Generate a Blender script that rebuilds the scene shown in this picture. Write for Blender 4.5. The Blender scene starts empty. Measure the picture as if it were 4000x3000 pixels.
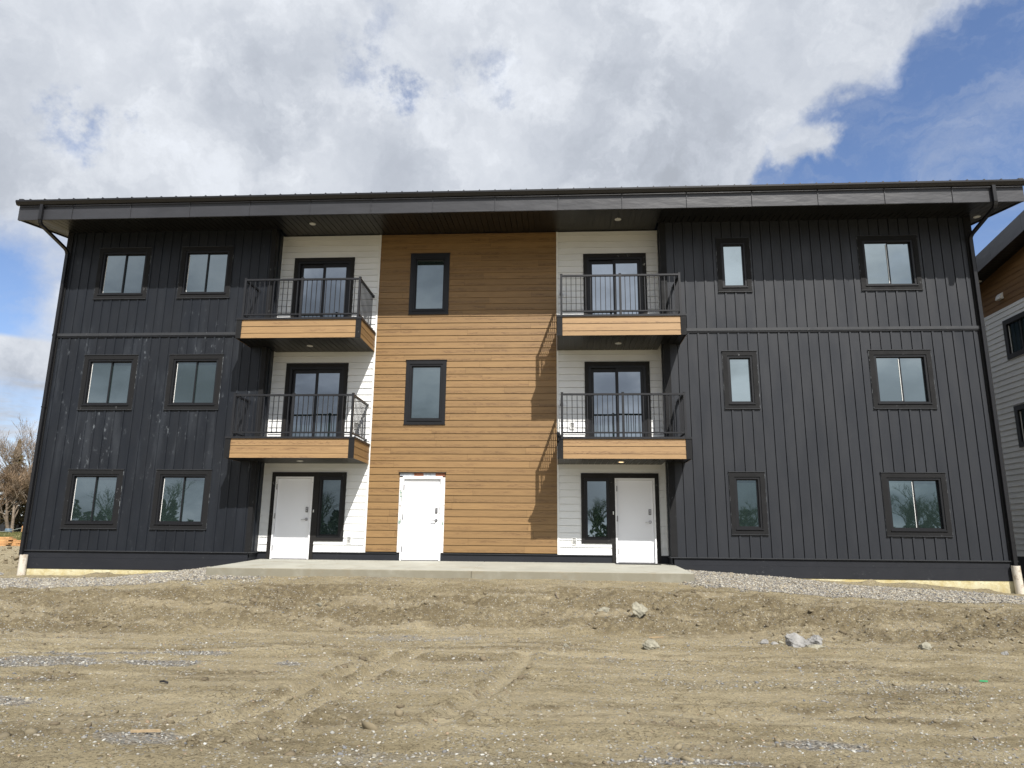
import bpy, bmesh, math, random
import numpy as np
from mathutils import Vector, Matrix
R = math.radians
scene = bpy.context.scene
random.seed(7); rng = np.random.default_rng(7)

# ------------------------------------------------------------------ camera, light, exposure
cd = bpy.data.cameras.new("camera"); cam = bpy.data.objects.new("camera", cd)
scene.collection.objects.link(cam); scene.camera = cam
rt = Vector((0.99807335, 0.06129612, 0.00961097)); up = Vector((0.00371375, -0.21364481, 0.97690435)); fw = Vector((-0.06193378, 0.9749865, 0.21346083))
M = Matrix((rt, up, -fw)).transposed().to_4x4(); M.translation = Vector((0.18715, -17.9498, 0.58888))
cam.matrix_world = M
cd.sensor_width = 36; cd.lens = 24.79; cd.clip_start = 0.05; cd.clip_end = 3000
SUN = Vector((-0.465, 1.0, -1.29)).normalized()
sd = bpy.data.lights.new("sun", 'SUN'); sd.energy = 5.0; sd.angle = R(0.55); sd.color = (1.0, 0.955, 0.89)
so = bpy.data.objects.new("sun", sd); so.rotation_euler = SUN.to_track_quat('-Z', 'Y').to_euler(); so.location = (20, -40, 50)
scene.collection.objects.link(so)
scene.view_settings.view_transform = 'Standard'; scene.view_settings.look = 'None'
scene.view_settings.exposure = 0.5; scene.view_settings.gamma = 1.0
W = bpy.data.worlds.new("World"); scene.world = W; W.use_nodes = True
wt = W.node_tree; wt.nodes.clear()

class NG:
    """small node graph helper"""
    def __init__(s, tree): s.t = tree; s.n = tree.nodes; s.l = tree.links
    def new(s, typ, **kw):
        nd = s.n.new(typ)
        for k, v in kw.items(): setattr(nd, k, v)
        return nd
    def put(s, sock, v):
        if isinstance(v, bpy.types.NodeSocket): s.l.new(v, sock)
        elif v is not None:
            if sock.type == 'RGBA' and len(v) == 3: v = (*v, 1)
            sock.default_value = v
    def math(s, op, a, b=None, c=None, clamp=False):
        nd = s.new('ShaderNodeMath', operation=op, use_clamp=clamp)
        s.put(nd.inputs[0], a)
        if b is not None: s.put(nd.inputs[1], b)
        if c is not None: s.put(nd.inputs[2], c)
        return nd.outputs[0]
    def vec(s, op, a, b=None, scale=None):
        nd = s.new('ShaderNodeVectorMath', operation=op)
        s.put(nd.inputs[0], a)
        if b is not None: s.put(nd.inputs[1], b)
        if scale is not None: s.put(nd.inputs['Scale'], scale)
        return nd.outputs['Value'] if op in ('DOT_PRODUCT', 'LENGTH') else nd.outputs[0]
    def ramp(s, v, a, b, c=0.0, d=1.0, smooth=True):
        nd = s.new('ShaderNodeMapRange', interpolation_type='SMOOTHSTEP' if smooth else 'LINEAR')
        s.put(nd.inputs[0], v)
        for i, q in enumerate((a, b, c, d)): s.put(nd.inputs[i + 1], q)
        return nd.outputs[0]
    def noise(s, v, scale, detail=4, rough=.55, dist=0.0, color=False):
        nd = s.new('ShaderNodeTexNoise'); s.put(nd.inputs['Vector'], v)
        nd.inputs['Scale'].default_value = scale; nd.inputs['Detail'].default_value = detail
        nd.inputs['Roughness'].default_value = rough; nd.inputs['Distortion'].default_value = dist
        return nd.outputs['Color' if color else 'Fac']
    def mix(s, f, a, b, mode='MIX'):
        nd = s.new('ShaderNodeMix', data_type='RGBA', blend_type=mode)
        s.put(nd.inputs[0], f); s.put(nd.inputs[6], a); s.put(nd.inputs[7], b)
        return nd.outputs[2]
    def scale(s, v, xyz): return s.vec('MULTIPLY', v, xyz)

g = NG(wt)
sky = g.new('ShaderNodeTexSky', sky_type='NISHITA', sun_disc=False)
sky.sun_elevation = R(49.5); sky.sun_rotation = math.atan2(0.465, -1.0)
sky.altitude = 900; sky.air_density = 1.1; sky.dust_density = 0.6; sky.ozone_density = 2.5
tc = g.new('ShaderNodeTexCoord'); d0 = tc.outputs['Generated']
d0 = g.vec('NORMALIZE', d0)
# perspective-like stretch of cloud detail toward the horizon, then a turbulent warp
sx = g.new('ShaderNodeSeparateXYZ'); g.put(sx.inputs[0], d0)
zc = g.math('ADD', g.math('MAXIMUM', sx.outputs[2], 0.0), 0.35)
cx = g.new('ShaderNodeCombineXYZ'); g.put(cx.inputs[0], g.math('DIVIDE', sx.outputs[0], zc)); g.put(cx.inputs[1], g.math('DIVIDE', sx.outputs[1], zc)); cx.inputs[2].default_value = 3.7
cp = cx.outputs[0]
w1 = g.vec('SUBTRACT', g.noise(d0, 7.0, 6, .62, color=True), (.5, .5, .5))
dw = g.vec('ADD', d0, g.vec('SCALE', w1, scale=0.17))
def blob(c, r0, r1, strength=1.0, src=None):
    dist = g.vec('LENGTH', g.vec('SUBTRACT', src or dw, c))
    return g.ramp(dist, r0, r1, strength, 0.0)
def plane(a, b, soft, flip=1.0, src=None):
    n = Vector(a).cross(Vector(b)).normalized() * flip
    return g.ramp(g.vec('DOT_PRODUCT', src or dw, tuple(n)), -soft, soft)
# open blue to the upper right: beyond a diagonal cloud edge
edge = g.math('MINIMUM', plane((0.448, 0.6825, 0.5774), (0.3185, 0.785, 0.5313), 0.020, -1.0), plane((0.3185, 0.785, 0.5313), (0.2561, 0.858, 0.4453), 0.014, -1.0))
bulge = blob((0.3131, 0.815, 0.4875), 0.02, 0.045)
blueA = g.math('MULTIPLY', edge, g.math('SUBTRACT', 1.0, bulge), clamp=True)
blueA = g.math('MULTIPLY', blueA, g.ramp(sx.outputs[0], 0.0, 0.1))
lowgap = g.math('MULTIPLY', g.math('MULTIPLY', g.ramp(g.noise(g.scale(d0, (1, 1, 4.5)), 7.0, 5, .6), .44, .60), g.ramp(sx.outputs[2], .19, .15)), .6)
blueB = g.math('MULTIPLY', blob((-0.66, 0.705, 0.262), 0.05, 0.13), g.ramp(sx.outputs[2], 0.219, 0.226))
nb = g.vec('ADD', d0, g.vec('SCALE', g.vec('SUBTRACT', g.noise(d0, 26.0, 4, .7, color=True), (.5, .5, .5)), scale=0.10))
holes = None
for c_, r_, s_ in [((-.2415, .772, .588), .045, .55), ((-.2007, .7997, .5658), .040, .85), ((-.165, .805, .568), .022, .5), ((-.118, .8019, .5836), .045, .5),
                   ((-.0784, .8051, .588), .045, .5), ((-.06, .817, .57), .025, .45), ((-.5512, .6952, .4613), .048, .8), ((-.495, .7248, .478), .022, .45), ((-.22, .75, .63), .05, .4)]:
    h = blob(c_, r_ * .2, r_, s_, nb)
    holes = h if holes is None else g.math('MAXIMUM', holes, h)
holes = g.math('MULTIPLY', g.math('MULTIPLY', holes, .82), g.ramp(g.noise(d0, 22.0, 5, .65), .38, .64))
# clear sky higher up behind the building and patches behind the camera
back = g.ramp(g.noise(cp, 1.3, 5, .6), .56, .70)
back = g.math('MULTIPLY', back, g.ramp(sx.outputs[1], 0.1, -0.2))
blue = g.math('MAXIMUM', g.math('MAXIMUM', blueA, g.math('MAXIMUM', blueB, g.math('MULTIPLY', lowgap, g.ramp(sx.outputs[1], -.1, .1)))), g.math('MAXIMUM', holes, g.math('MULTIPLY', back, .25)))
wisps = g.math('MULTIPLY', g.ramp(g.noise(g.scale(dw, (2.0, 2.0, 7.0)), 3.0, 6, .6), .42, .75), .30)
cloud = g.math('SUBTRACT', 1.0, g.math('MULTIPLY', blue, g.math('SUBTRACT', 1.0, wisps)), clamp=True)
# cloud brightness: grey undersides and bright puffs
n1 = g.noise(dw, 3.1, 5, .55); n2 = g.noise(dw, 10.0, 6, .6)
shade = g.math('ADD', g.math('MULTIPLY', n1, 1.45), g.math('MULTIPLY', n2, .55))
dk = None
for c_, r_, s_ in [((.13, .845, .52), .20, .42), ((-.36, .75, .55), .13, .14), ((-.20, .86, .47), .13, .26), ((-.62, .68, .38), .17, .26), ((-.62, .76, .17), .06, .30), ((.05, .76, .65), .12, .12)]:
    h = blob(c_, r_ * .1, r_, s_); dk = h if dk is None else g.math('ADD', dk, h)
shade = g.math('SUBTRACT', shade, dk)
shade = g.math('ADD', shade, g.math('MULTIPLY', g.ramp(n2, .45, .72), .16))
val = g.ramp(shade, .56, 1.30, .35, .635, smooth=False)
sunglow = g.math('POWER', g.math('MAXIMUM', g.vec('DOT_PRODUCT', d0, tuple(-SUN)), 0.0), 7.0)
backdark = g.ramp(sx.outputs[1], 0.2, -0.4, 1.0, .85)
backvar = g.ramp(g.noise(cp, 1.9, 5, .6), .36, .60, .52, 1.12)
backf = g.ramp(sx.outputs[1], 0.15, -0.15)
bv = g.math('ADD', 1.0, g.math('MULTIPLY', backf, g.math('SUBTRACT', g.math('MULTIPLY', backdark, backvar), 1.0)))
west_fill = g.math('MULTIPLY', g.ramp(sx.outputs[0], -.70, -.88), 1.1)  # added brightening of unseen western clouds, fills left-facing walls with light
val = g.math('MULTIPLY', val, g.math('ADD', g.math('ADD', bv, west_fill), g.math('MULTIPLY', sunglow, 1.4)))
ccol = g.mix(g.ramp(val, .38, .6), (0.875, 0.945, 1.07), (0.94, 0.985, 1.06))
vm = g.new('ShaderNodeVectorMath', operation='SCALE'); g.put(vm.inputs[0], ccol); g.put(vm.inputs['Scale'], val)
b1 = g.new('ShaderNodeBackground'); g.put(b1.inputs[0], g.mix(1.0, sky.outputs[0], (0.98, 0.97, 1.06), 'MULTIPLY')); b1.inputs[1].default_value = 0.108
b2 = g.new('ShaderNodeBackground'); g.put(b2.inputs[0], vm.outputs[0]); b2.inputs[1].default_value = 1.0
mx = g.new('ShaderNodeMixShader'); g.put(mx.inputs[0], cloud); g.l.new(b1.outputs[0], mx.inputs[1]); g.l.new(b2.outputs[0], mx.inputs[2])
wo = g.new('ShaderNodeOutputWorld'); g.l.new(mx.outputs[0], wo.inputs[0])

# ------------------------------------------------------------------ materials
def mat(name, color=(.5, .5, .5), rough=.6, spec=.5, metal=0.0, fn=None, bump=None):
    m = bpy.data.materials.new(name); m.use_nodes = True
    q = NG(m.node_tree); bs = m.node_tree.nodes['Principled BSDF']
    bs.inputs['Roughness'].default_value = rough; bs.inputs['Metallic'].default_value = metal
    bs.inputs['Specular IOR Level'].default_value = spec
    tcn = q.new('ShaderNodeTexCoord'); geo = q.new('ShaderNodeNewGeometry')
    P = geo.outputs['Position']
    col = color
    if fn: col = fn(q, P, bs, color)
    q.put(bs.inputs['Base Color'], col)
    if bump:
        hh, dist = bump(q, P)
        bn = q.new('ShaderNodeBump'); q.put(bn.inputs['Height'], hh); bn.inputs['Distance'].default_value = dist
        q.l.new(bn.outputs[0], bs.inputs['Normal'])
    return m

def f_speckle(amount, tone=(.35, .36, .36), scale=9.0, streak=(1, 1, 1)):
    def f(q, P, bs, c):
        big = q.noise(P, 1.1, 4, .6)
        a = q.noise(q.scale(P, streak), scale, 7, .72)
        m = q.math('MULTIPLY', q.ramp(a, .60, .70), q.ramp(big, .5, .68))
        base = q.mix(q.noise(P, .9, 5, .65), tuple(x * .72 for x in c), tuple(x * 1.28 for x in c))
        q.put(bs.inputs['Roughness'], q.ramp(q.noise(P, 3.0, 5, .6), .3, .7, bs.inputs['Roughness'].default_value - .07, bs.inputs['Roughness'].default_value + .10))
        return q.mix(q.math('MULTIPLY', m, amount), base, tone)
    return f
def f_vary(amt=.25, scale=2.0, c2=None):
    def f(q, P, bs, c):
        n = q.noise(P, scale, 6, .62)
        return q.mix(q.ramp(n, .3, .7), tuple(x * (1 - amt) for x in c), c2 or tuple(x * (1 + amt) for x in c))
    return f
def f_sidingL(q, P, bs, c):
    base = q.mix(q.noise(q.scale(P, (1, 1, .35)), 1.3, 6, .7), tuple(x * .62 for x in c), tuple(x * 1.3 for x in c))
    sxx = q.new('ShaderNodeSeparateXYZ'); q.put(sxx.inputs[0], P)
    zone = q.math('MULTIPLY', q.ramp(sxx.outputs[2], 1.6, 3.0), q.ramp(sxx.outputs[2], 7.0, 5.2))
    zone = q.math('ADD', zone, .18)
    big = q.ramp(q.noise(P, .7, 3, .5), .42, .62)
    fine = q.ramp(q.noise(q.scale(P, (1, 1, .42)), 7.5, 8, .76), .565, .68)
    m = q.math('MULTIPLY', q.math('MULTIPLY', zone, big), fine)
    haze = q.math('MULTIPLY', q.math('MULTIPLY', q.ramp(q.noise(q.scale(P, (1.6, 1, .25)), 1.6, 5, .6), .48, .66), zone), .16)
    q.put(bs.inputs['Roughness'], q.ramp(q.noise(q.scale(P, (1, 1, .3)), 2.0, 5, .6), .3, .7, .36, .55))
    c1 = q.mix(haze, base, (.075, .085, .10))
    return q.mix(q.math('MULTIPLY', m, .55), c1, (.22, .245, .27))
def f_sidingR(q, P, bs, c):
    base = q.mix(q.noise(q.scale(P, (1, 1, .3)), 1.1, 6, .65), tuple(x * .84 for x in c), tuple(x * 1.15 for x in c))
    sp = q.math('MULTIPLY', q.ramp(q.noise(P, 11.0, 7, .75), .66, .74), q.ramp(q.noise(P, .8, 3, .5), .5, .6))
    q.put(bs.inputs['Roughness'], q.ramp(q.noise(q.scale(P, (1, 1, .3)), 2.0, 5, .6), .3, .7, .36, .50))
    return q.mix(q.math('MULTIPLY', sp, .5), base, (.3, .31, .32))
def f_wood(q, P, bs, c):
    at = q.new('ShaderNodeAttribute', attribute_name='plank')
    rnd = at.outputs['Fac']
    off = q.new('ShaderNodeCombineXYZ'); q.put(off.inputs[0], q.math('MULTIPLY', rnd, 91.7)); q.put(off.inputs[1], q.math('MULTIPLY', rnd, 17.3)); q.put(off.inputs[2], 0.0)
    PP = q.vec('ADD', P, off.outputs[0])
    # cathedral grain: rings stretched along the board, in a band of each board
    wp = q.vec('SCALE', q.vec('SUBTRACT', q.noise(q.scale(PP, (3.0, 3.0, 7.0)), 1.8, 3, .55, color=True), (.5, .5, .5)), scale=.16)
    wn = q.noise(q.vec('ADD', q.scale(PP, (3.4, 3.4, 26.0)), wp), 1.5, 4, .62, 1.6)
    sz_ = q.new('ShaderNodeSeparateXYZ'); q.put(sz_.inputs[0], P)
    ph = q.math('FRACT', q.math('DIVIDE', q.math('SUBTRACT', sz_.outputs[2], .216), .181))
    cen = q.math('ADD', q.math('MULTIPLY', q.math('FRACT', q.math('MULTIPLY', rnd, 7.31)), .55), .12)
    zone = q.ramp(q.math('ABSOLUTE', q.math('SUBTRACT', ph, cen)), .34, .10)
    zone = q.math('MULTIPLY', zone, q.ramp(q.noise(q.scale(PP, (.6, .6, .2)), 1.4, 3, .5), .36, .56))
    streak = q.noise(q.scale(PP, (1.2, 1.2, 38.0)), 2.2, 4, .6)
    dark = q.math('MULTIPLY', q.ramp(wn, .47, .58), zone)
    c1 = q.mix(q.ramp(streak, .3, .7), tuple(x * .86 for x in c), tuple(x * 1.12 for x in c))
    c1 = q.mix(q.math('MULTIPLY', zone, .22), c1, (c[0] * .75, c[1] * .72, c[2] * .8))
    c2 = q.mix(q.math('MULTIPLY', dark, .62), c1, (c[0] * .36, c[1] * .30, c[2] * .30))
    c3 = q.mix(q.math('MULTIPLY', q.math('SUBTRACT', rnd, .5), .5, clamp=True), c2, tuple(x * .66 for x in c))
    return q.mix(q.math('MULTIPLY', q.math('SUBTRACT', .5, rnd), .36, clamp=True), c3, tuple(min(1, x * 1.45) for x in c))
def f_white(q, P, bs, c):
    n = q.noise(q.scale(P, (.6, .6, 2.0)), 2.0, 6, .65)
    c1 = q.mix(q.ramp(n, .35, .75), c, tuple(x * .92 for x in c))
    return q.mix(q.math('MULTIPLY', q.ramp(q.noise(P, 14.0, 6, .7), .68, .75), .25), c1, (.45, .43, .38))

m_dkL = mat('weathered_black_siding', (.0110, .0134, .0182), .50, .30, fn=f_sidingL, bump=lambda q, P: (q.noise(q.scale(P, (1, 1, .15)), 5.0, 3, .5), .004))
m_dkR = mat('sheen_lightened_siding', (.0205, .0228, .0280), .47, .36, fn=f_sidingR, bump=lambda q, P: (q.noise(q.scale(P, (1, 1, .12)), 4.0, 3, .5), .004))  # same cladding as the left wing; sun sheen put into a lighter base
m_trim = mat('dark_trim_board', (.0105, .0108, .0118), .7, .2, fn=f_speckle(.7, (.30, .31, .32), 10.0, (1, 1, .6)), bump=lambda q, P: (q.noise(P, 45.0, 4, .6), .003))
m_trimB = mat('brown_black_trim', (.013, .012, .0115), .6, .3, fn=f_speckle(.85, (.55, .55, .54), 9.0), bump=lambda q, P: (q.noise(P, 45.0, 4, .6), .002))
m_frame = mat('black_window_frame', (.008, .0085, .0105), .42, .35, fn=f_vary(.15, 3.0))
m_caulk = mat('smeared_caulk', (.03, .032, .036), .6, .3, fn=lambda q, P, bs, c: q.mix(q.ramp(q.noise(q.scale(P, (1, 1, .8)), 6.0, 6, .7), .50, .62), c, (.26, .28, .30)))
m_rail = mat('black_rail_coating', (.014, .0145, .017), .40, .4, fn=f_vary(.12, 3.0))
m_fascia = mat('fascia_metal', (.030, .031, .036), .42, .45, fn=f_vary(.13, 1.2), bump=lambda q, P: (q.noise(q.scale(P, (1, 1, 3)), 1.5, 3, .5), .01))
m_gutter = mat('gutter_metal', (.010, .010, .0115), .32, .4, fn=f_vary(.12, 2.0))
m_roof = mat('roof_metal', (.03, .031, .036), .4, .5, fn=f_vary(.12, 2.0))
m_soffit = mat('black_soffit', (.0105, .0105, .0105), .36, .35, fn=f_vary(.15, 2.0))
m_base = mat('black_base_board', (.013, .0145, .019), .6, .3, fn=f_speckle(.55, (.24, .25, .25), 22.0), bump=lambda q, P: (q.noise(P, 6.0, 4, .6), .004))
m_flash = mat('grey_flashing', (.030, .032, .036), .45, .4, fn=f_speckle(.5, (.4, .4, .4), 16.0))
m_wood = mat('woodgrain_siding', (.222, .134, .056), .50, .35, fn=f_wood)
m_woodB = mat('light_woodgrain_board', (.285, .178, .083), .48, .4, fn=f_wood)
m_white = mat('white_siding', (.74, .75, .745), .5, .4, fn=f_white)
m_door = mat('white_painted_steel', (.80, .81, .84), .38, .4, fn=f_vary(.02, 1.0))
m_doorf = mat('white_door_frame', (.78, .785, .80), .45, .4, fn=f_speckle(.5, (.45, .45, .45), 20.0))
m_steel = mat('brushed_steel', (.42, .42, .44), .28, .5, metal=.9, fn=f_vary(.1, 20.0))
m_grey = mat('grey_metal', (.15, .15, .155), .45, .5, fn=f_vary(.15, 10.0))
m_outlet = mat('outlet_box_grey', (.27, .27, .26), .5, .4, fn=f_vary(.5, 30.0))
m_wrap = mat('white_house_wrap', (.70, .67, .65), .55, .3, fn=f_vary(.14, 9.0), bump=lambda q, P: (q.noise(q.scale(P, (1, 1, .6)), 16.0, 4, .6), .012))
m_green = mat('green_print', (.06, .20, .16), .6, .3, fn=f_vary(.1, 10)); m_orange = mat('rust_orange_tape', (.30, .12, .07), .6, .3, fn=f_vary(.3, 20)); m_ink = mat('dark_print', (.04, .04, .045), .6, .3, fn=f_vary(.1, 10))
m_greytape = mat('grey_membrane', (.42, .45, .50), .5, .3, fn=f_vary(.25, 14))
m_vinyl = mat('white_vinyl', (.72, .72, .70), .45, .4, fn=f_vary(.04, 5))
m_lamp = mat('lamp_lens', (.66, .66, .63), .35, .4, fn=f_vary(.04, 9))
m_lit = mat('lit_lamp_lens', (.75, .62, .40), .35, .4, fn=f_vary(.04, 9))
m_lit.node_tree.nodes['Principled BSDF'].inputs['Emission Color'].default_value = (1, .68, .36, 1)
m_lit.node_tree.nodes['Principled BSDF'].inputs['Emission Strength'].default_value = 1.6
def f_conc(q, P, bs, c):
    a = q.mix(q.ramp(q.noise(P, .8, 6, .65), .3, .7), tuple(x * .86 for x in c), tuple(x * 1.08 for x in c))
    a = q.mix(q.math('MULTIPLY', q.ramp(q.noise(q.scale(P, (.5, 3, 1)), 2.0, 5, .6), .5, .7), .25), a, (c[0] * .8, c[1] * .74, c[2] * .62))
    sy = q.new('ShaderNodeSeparateXYZ'); q.put(sy.inputs[0], P)
    a = q.mix(q.math('MULTIPLY', q.ramp(sy.outputs[1], -2.29, -2.315), q.ramp(q.noise(P, 3.0, 5, .6), .2, .6, .45, .9)), a, (.195, .18, .135))
    mud = q.math('MULTIPLY', q.ramp(q.noise(P, 1.7, 6, .7), .54, .68), .45)
    a = q.mix(mud, a, (.21, .175, .115))
    return q.mix(q.math('MULTIPLY', q.ramp(q.noise(P, 30.0, 3, .6), .6, .7), .25), a, tuple(x * .6 for x in c))
m_conc = mat('concrete', (.33, .325, .28), .85, .25, fn=f_conc, bump=lambda q, P: (q.noise(P, 25.0, 5, .6), .004))
m_chunk = mat('broken_concrete', (.25, .245, .235), .9, .2, fn=f_vary(.28, 9.0), bump=lambda q, P: (q.noise(P, 30.0, 6, .7), .03))
m_chunkT = mat('tan_broken_concrete', (.27, .255, .20), .9, .2, fn=f_vary(.3, 9.0), bump=lambda q, P: (q.noise(P, 30.0, 6, .7), .03))
def f_foam(q, P, bs, c):
    a = q.mix(q.ramp(q.noise(P, 2.0, 6, .7), .35, .7), c, (.42, .34, .15))
    sxx = q.new('ShaderNodeSeparateXYZ'); q.put(sxx.inputs[0], P)
    low = q.math('MULTIPLY', q.ramp(q.math('ADD', sxx.outputs[2], q.math('MULTIPLY', q.noise(P, 3.0, 5, .6), .3)), -.12, -.42), .35)
    a = q.mix(low, a, (.22, .175, .10))
    return q.mix(q.math('MULTIPLY', q.ramp(q.noise(P, 12.0, 7, .75), .58, .66), .7), a, (.16, .13, .085))
m_foam = mat('yellow_insulation_board', (.60, .57, .40), .85, .2, fn=f_foam, bump=lambda q, P: (q.noise(P, 20.0, 5, .7), .012))
m_pipe = mat('dirty_white_pipe', (.56, .52, .45), .5, .4, fn=lambda q, P, bs, c: q.mix(q.math('MULTIPLY', q.ramp(q.noise(P, 9.0, 6, .7), .48, .66), .6), c, (.26, .19, .115)))
m_mat = mat('black_rubber', (.02, .02, .022), .7, .3, fn=f_vary(.3, 10))
m_rawwood = mat('raw_lumber', (.36, .27, .165), .7, .3, fn=f_vary(.25, 8.0))
m_lumber = mat('orange_lumber', (.42, .23, .10), .7, .3, fn=f_vary(.3, 3.0))
m_lumber2 = mat('pale_lumber', (.50, .275, .12), .7, .3, fn=f_vary(.3, 3.0))
m_bark = mat('grey_brown_bark', (.155, .125, .095), .9, .2, fn=f_vary(.35, 3.0))
m_twig = mat('tan_twig', (.21, .165, .125), .9, .2, fn=f_vary(.3, 2.0))
m_budtwig = mat('budding_twig', (.23, .165, .11), .9, .2, fn=f_vary(.3, 2.0))
m_needle = mat('browning_needles', (.10, .082, .050), .9, .2, fn=f_vary(.45, 1.2, (.11, .085, .03)))
m_ever = mat('evergreen_needles', (.03, .055, .022), .9, .2, fn=f_vary(.4, 1.0))
m_leaf = mat('green_shrub_leaves', (.055, .10, .025), .8, .3, fn=f_vary(.4, 3.0))
m_grass = mat('spring_grass', (.105, .135, .035), .9, .2, fn=f_vary(.4, 1.0, (.22, .19, .085)), bump=lambda q, P: (q.noise(P, 9.0, 5, .7), .15))
m_carp = mat('black_car_paint', (.006, .006, .008), .15, .5, fn=f_vary(.1, 2)); m_tyre = mat('tyre_rubber', (.012, .012, .012), .8, .3, fn=f_vary(.2, 8))
m_blue = mat('blue_plastic', (.09, .14, .19), .5, .4, fn=f_vary(.15, 4)); m_rope = mat('pale_rope', (.3, .33, .30), .8, .3, fn=f_vary(.2, 9))
m_dkfence = mat('dark_fence_boards', (.022, .024, .028), .7, .3, fn=f_vary(.2, 2)); m_roofw = mat('pale_roof_sheet', (.42, .45, .46), .5, .4, fn=f_vary(.2, 2))
m_whiteN = mat('neighbour_white_siding', (.86, .88, .88), .5, .4, fn=f_white)
m_woodN = mat('neighbour_wood_siding', (.20, .105, .036), .55, .3, fn=f_wood)

def glass(name, tint=(.74, .85, .90), k=.31):
    m = bpy.data.materials.new(name); m.use_nodes = True; t = m.node_tree; t.nodes.clear(); q = NG(t)
    gl = q.new('ShaderNodeBsdfGlossy'); gl.inputs['Roughness'].default_value = .012; gl.inputs['Color'].default_value = (*tint, 1)
    df = q.new('ShaderNodeBsdfDiffuse'); df.inputs['Color'].default_value = (.018, .028, .027, 1)
    geo = q.new('ShaderNodeNewGeometry')
    bn = q.new('ShaderNodeBump'); bn.inputs['Distance'].default_value = .0011
    q.put(bn.inputs['Height'], q.noise(geo.outputs['Position'], 1.6, 1, .4)); q.l.new(bn.outputs[0], gl.inputs['Normal'])
    lw = q.new('ShaderNodeFresnel'); lw.inputs[0].default_value = 1.5
    f = q.math('ADD', q.math('MULTIPLY', lw.outputs[0], .9), k - .04, clamp=True)
    ms = q.new('ShaderNodeMixShader'); q.put(ms.inputs[0], f); q.l.new(df.outputs[0], ms.inputs[1]); q.l.new(gl.outputs[0], ms.inputs[2])
    o = q.new('ShaderNodeOutputMaterial'); q.l.new(ms.outputs[0], o.inputs[0]); return m
m_glass = glass('coated_window_glass'); m_glassD = glass('dark_sidelight_glass', (.75, .88, .92), .17); m_glassP = glass('patio_door_glass', (.78, .86, .96), .36)
m_glassR = glass('bright_reflection_glass', (.80, .91, .93), .46); m_glassG = glass('ground_floor_glass', (.62, .76, .80), .30); m_glassN = glass('neighbour_glass', (.75, .88, .9), .10)  # brighter cloud reflections built into right-hand glass, dimmer ones into ground floor

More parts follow.
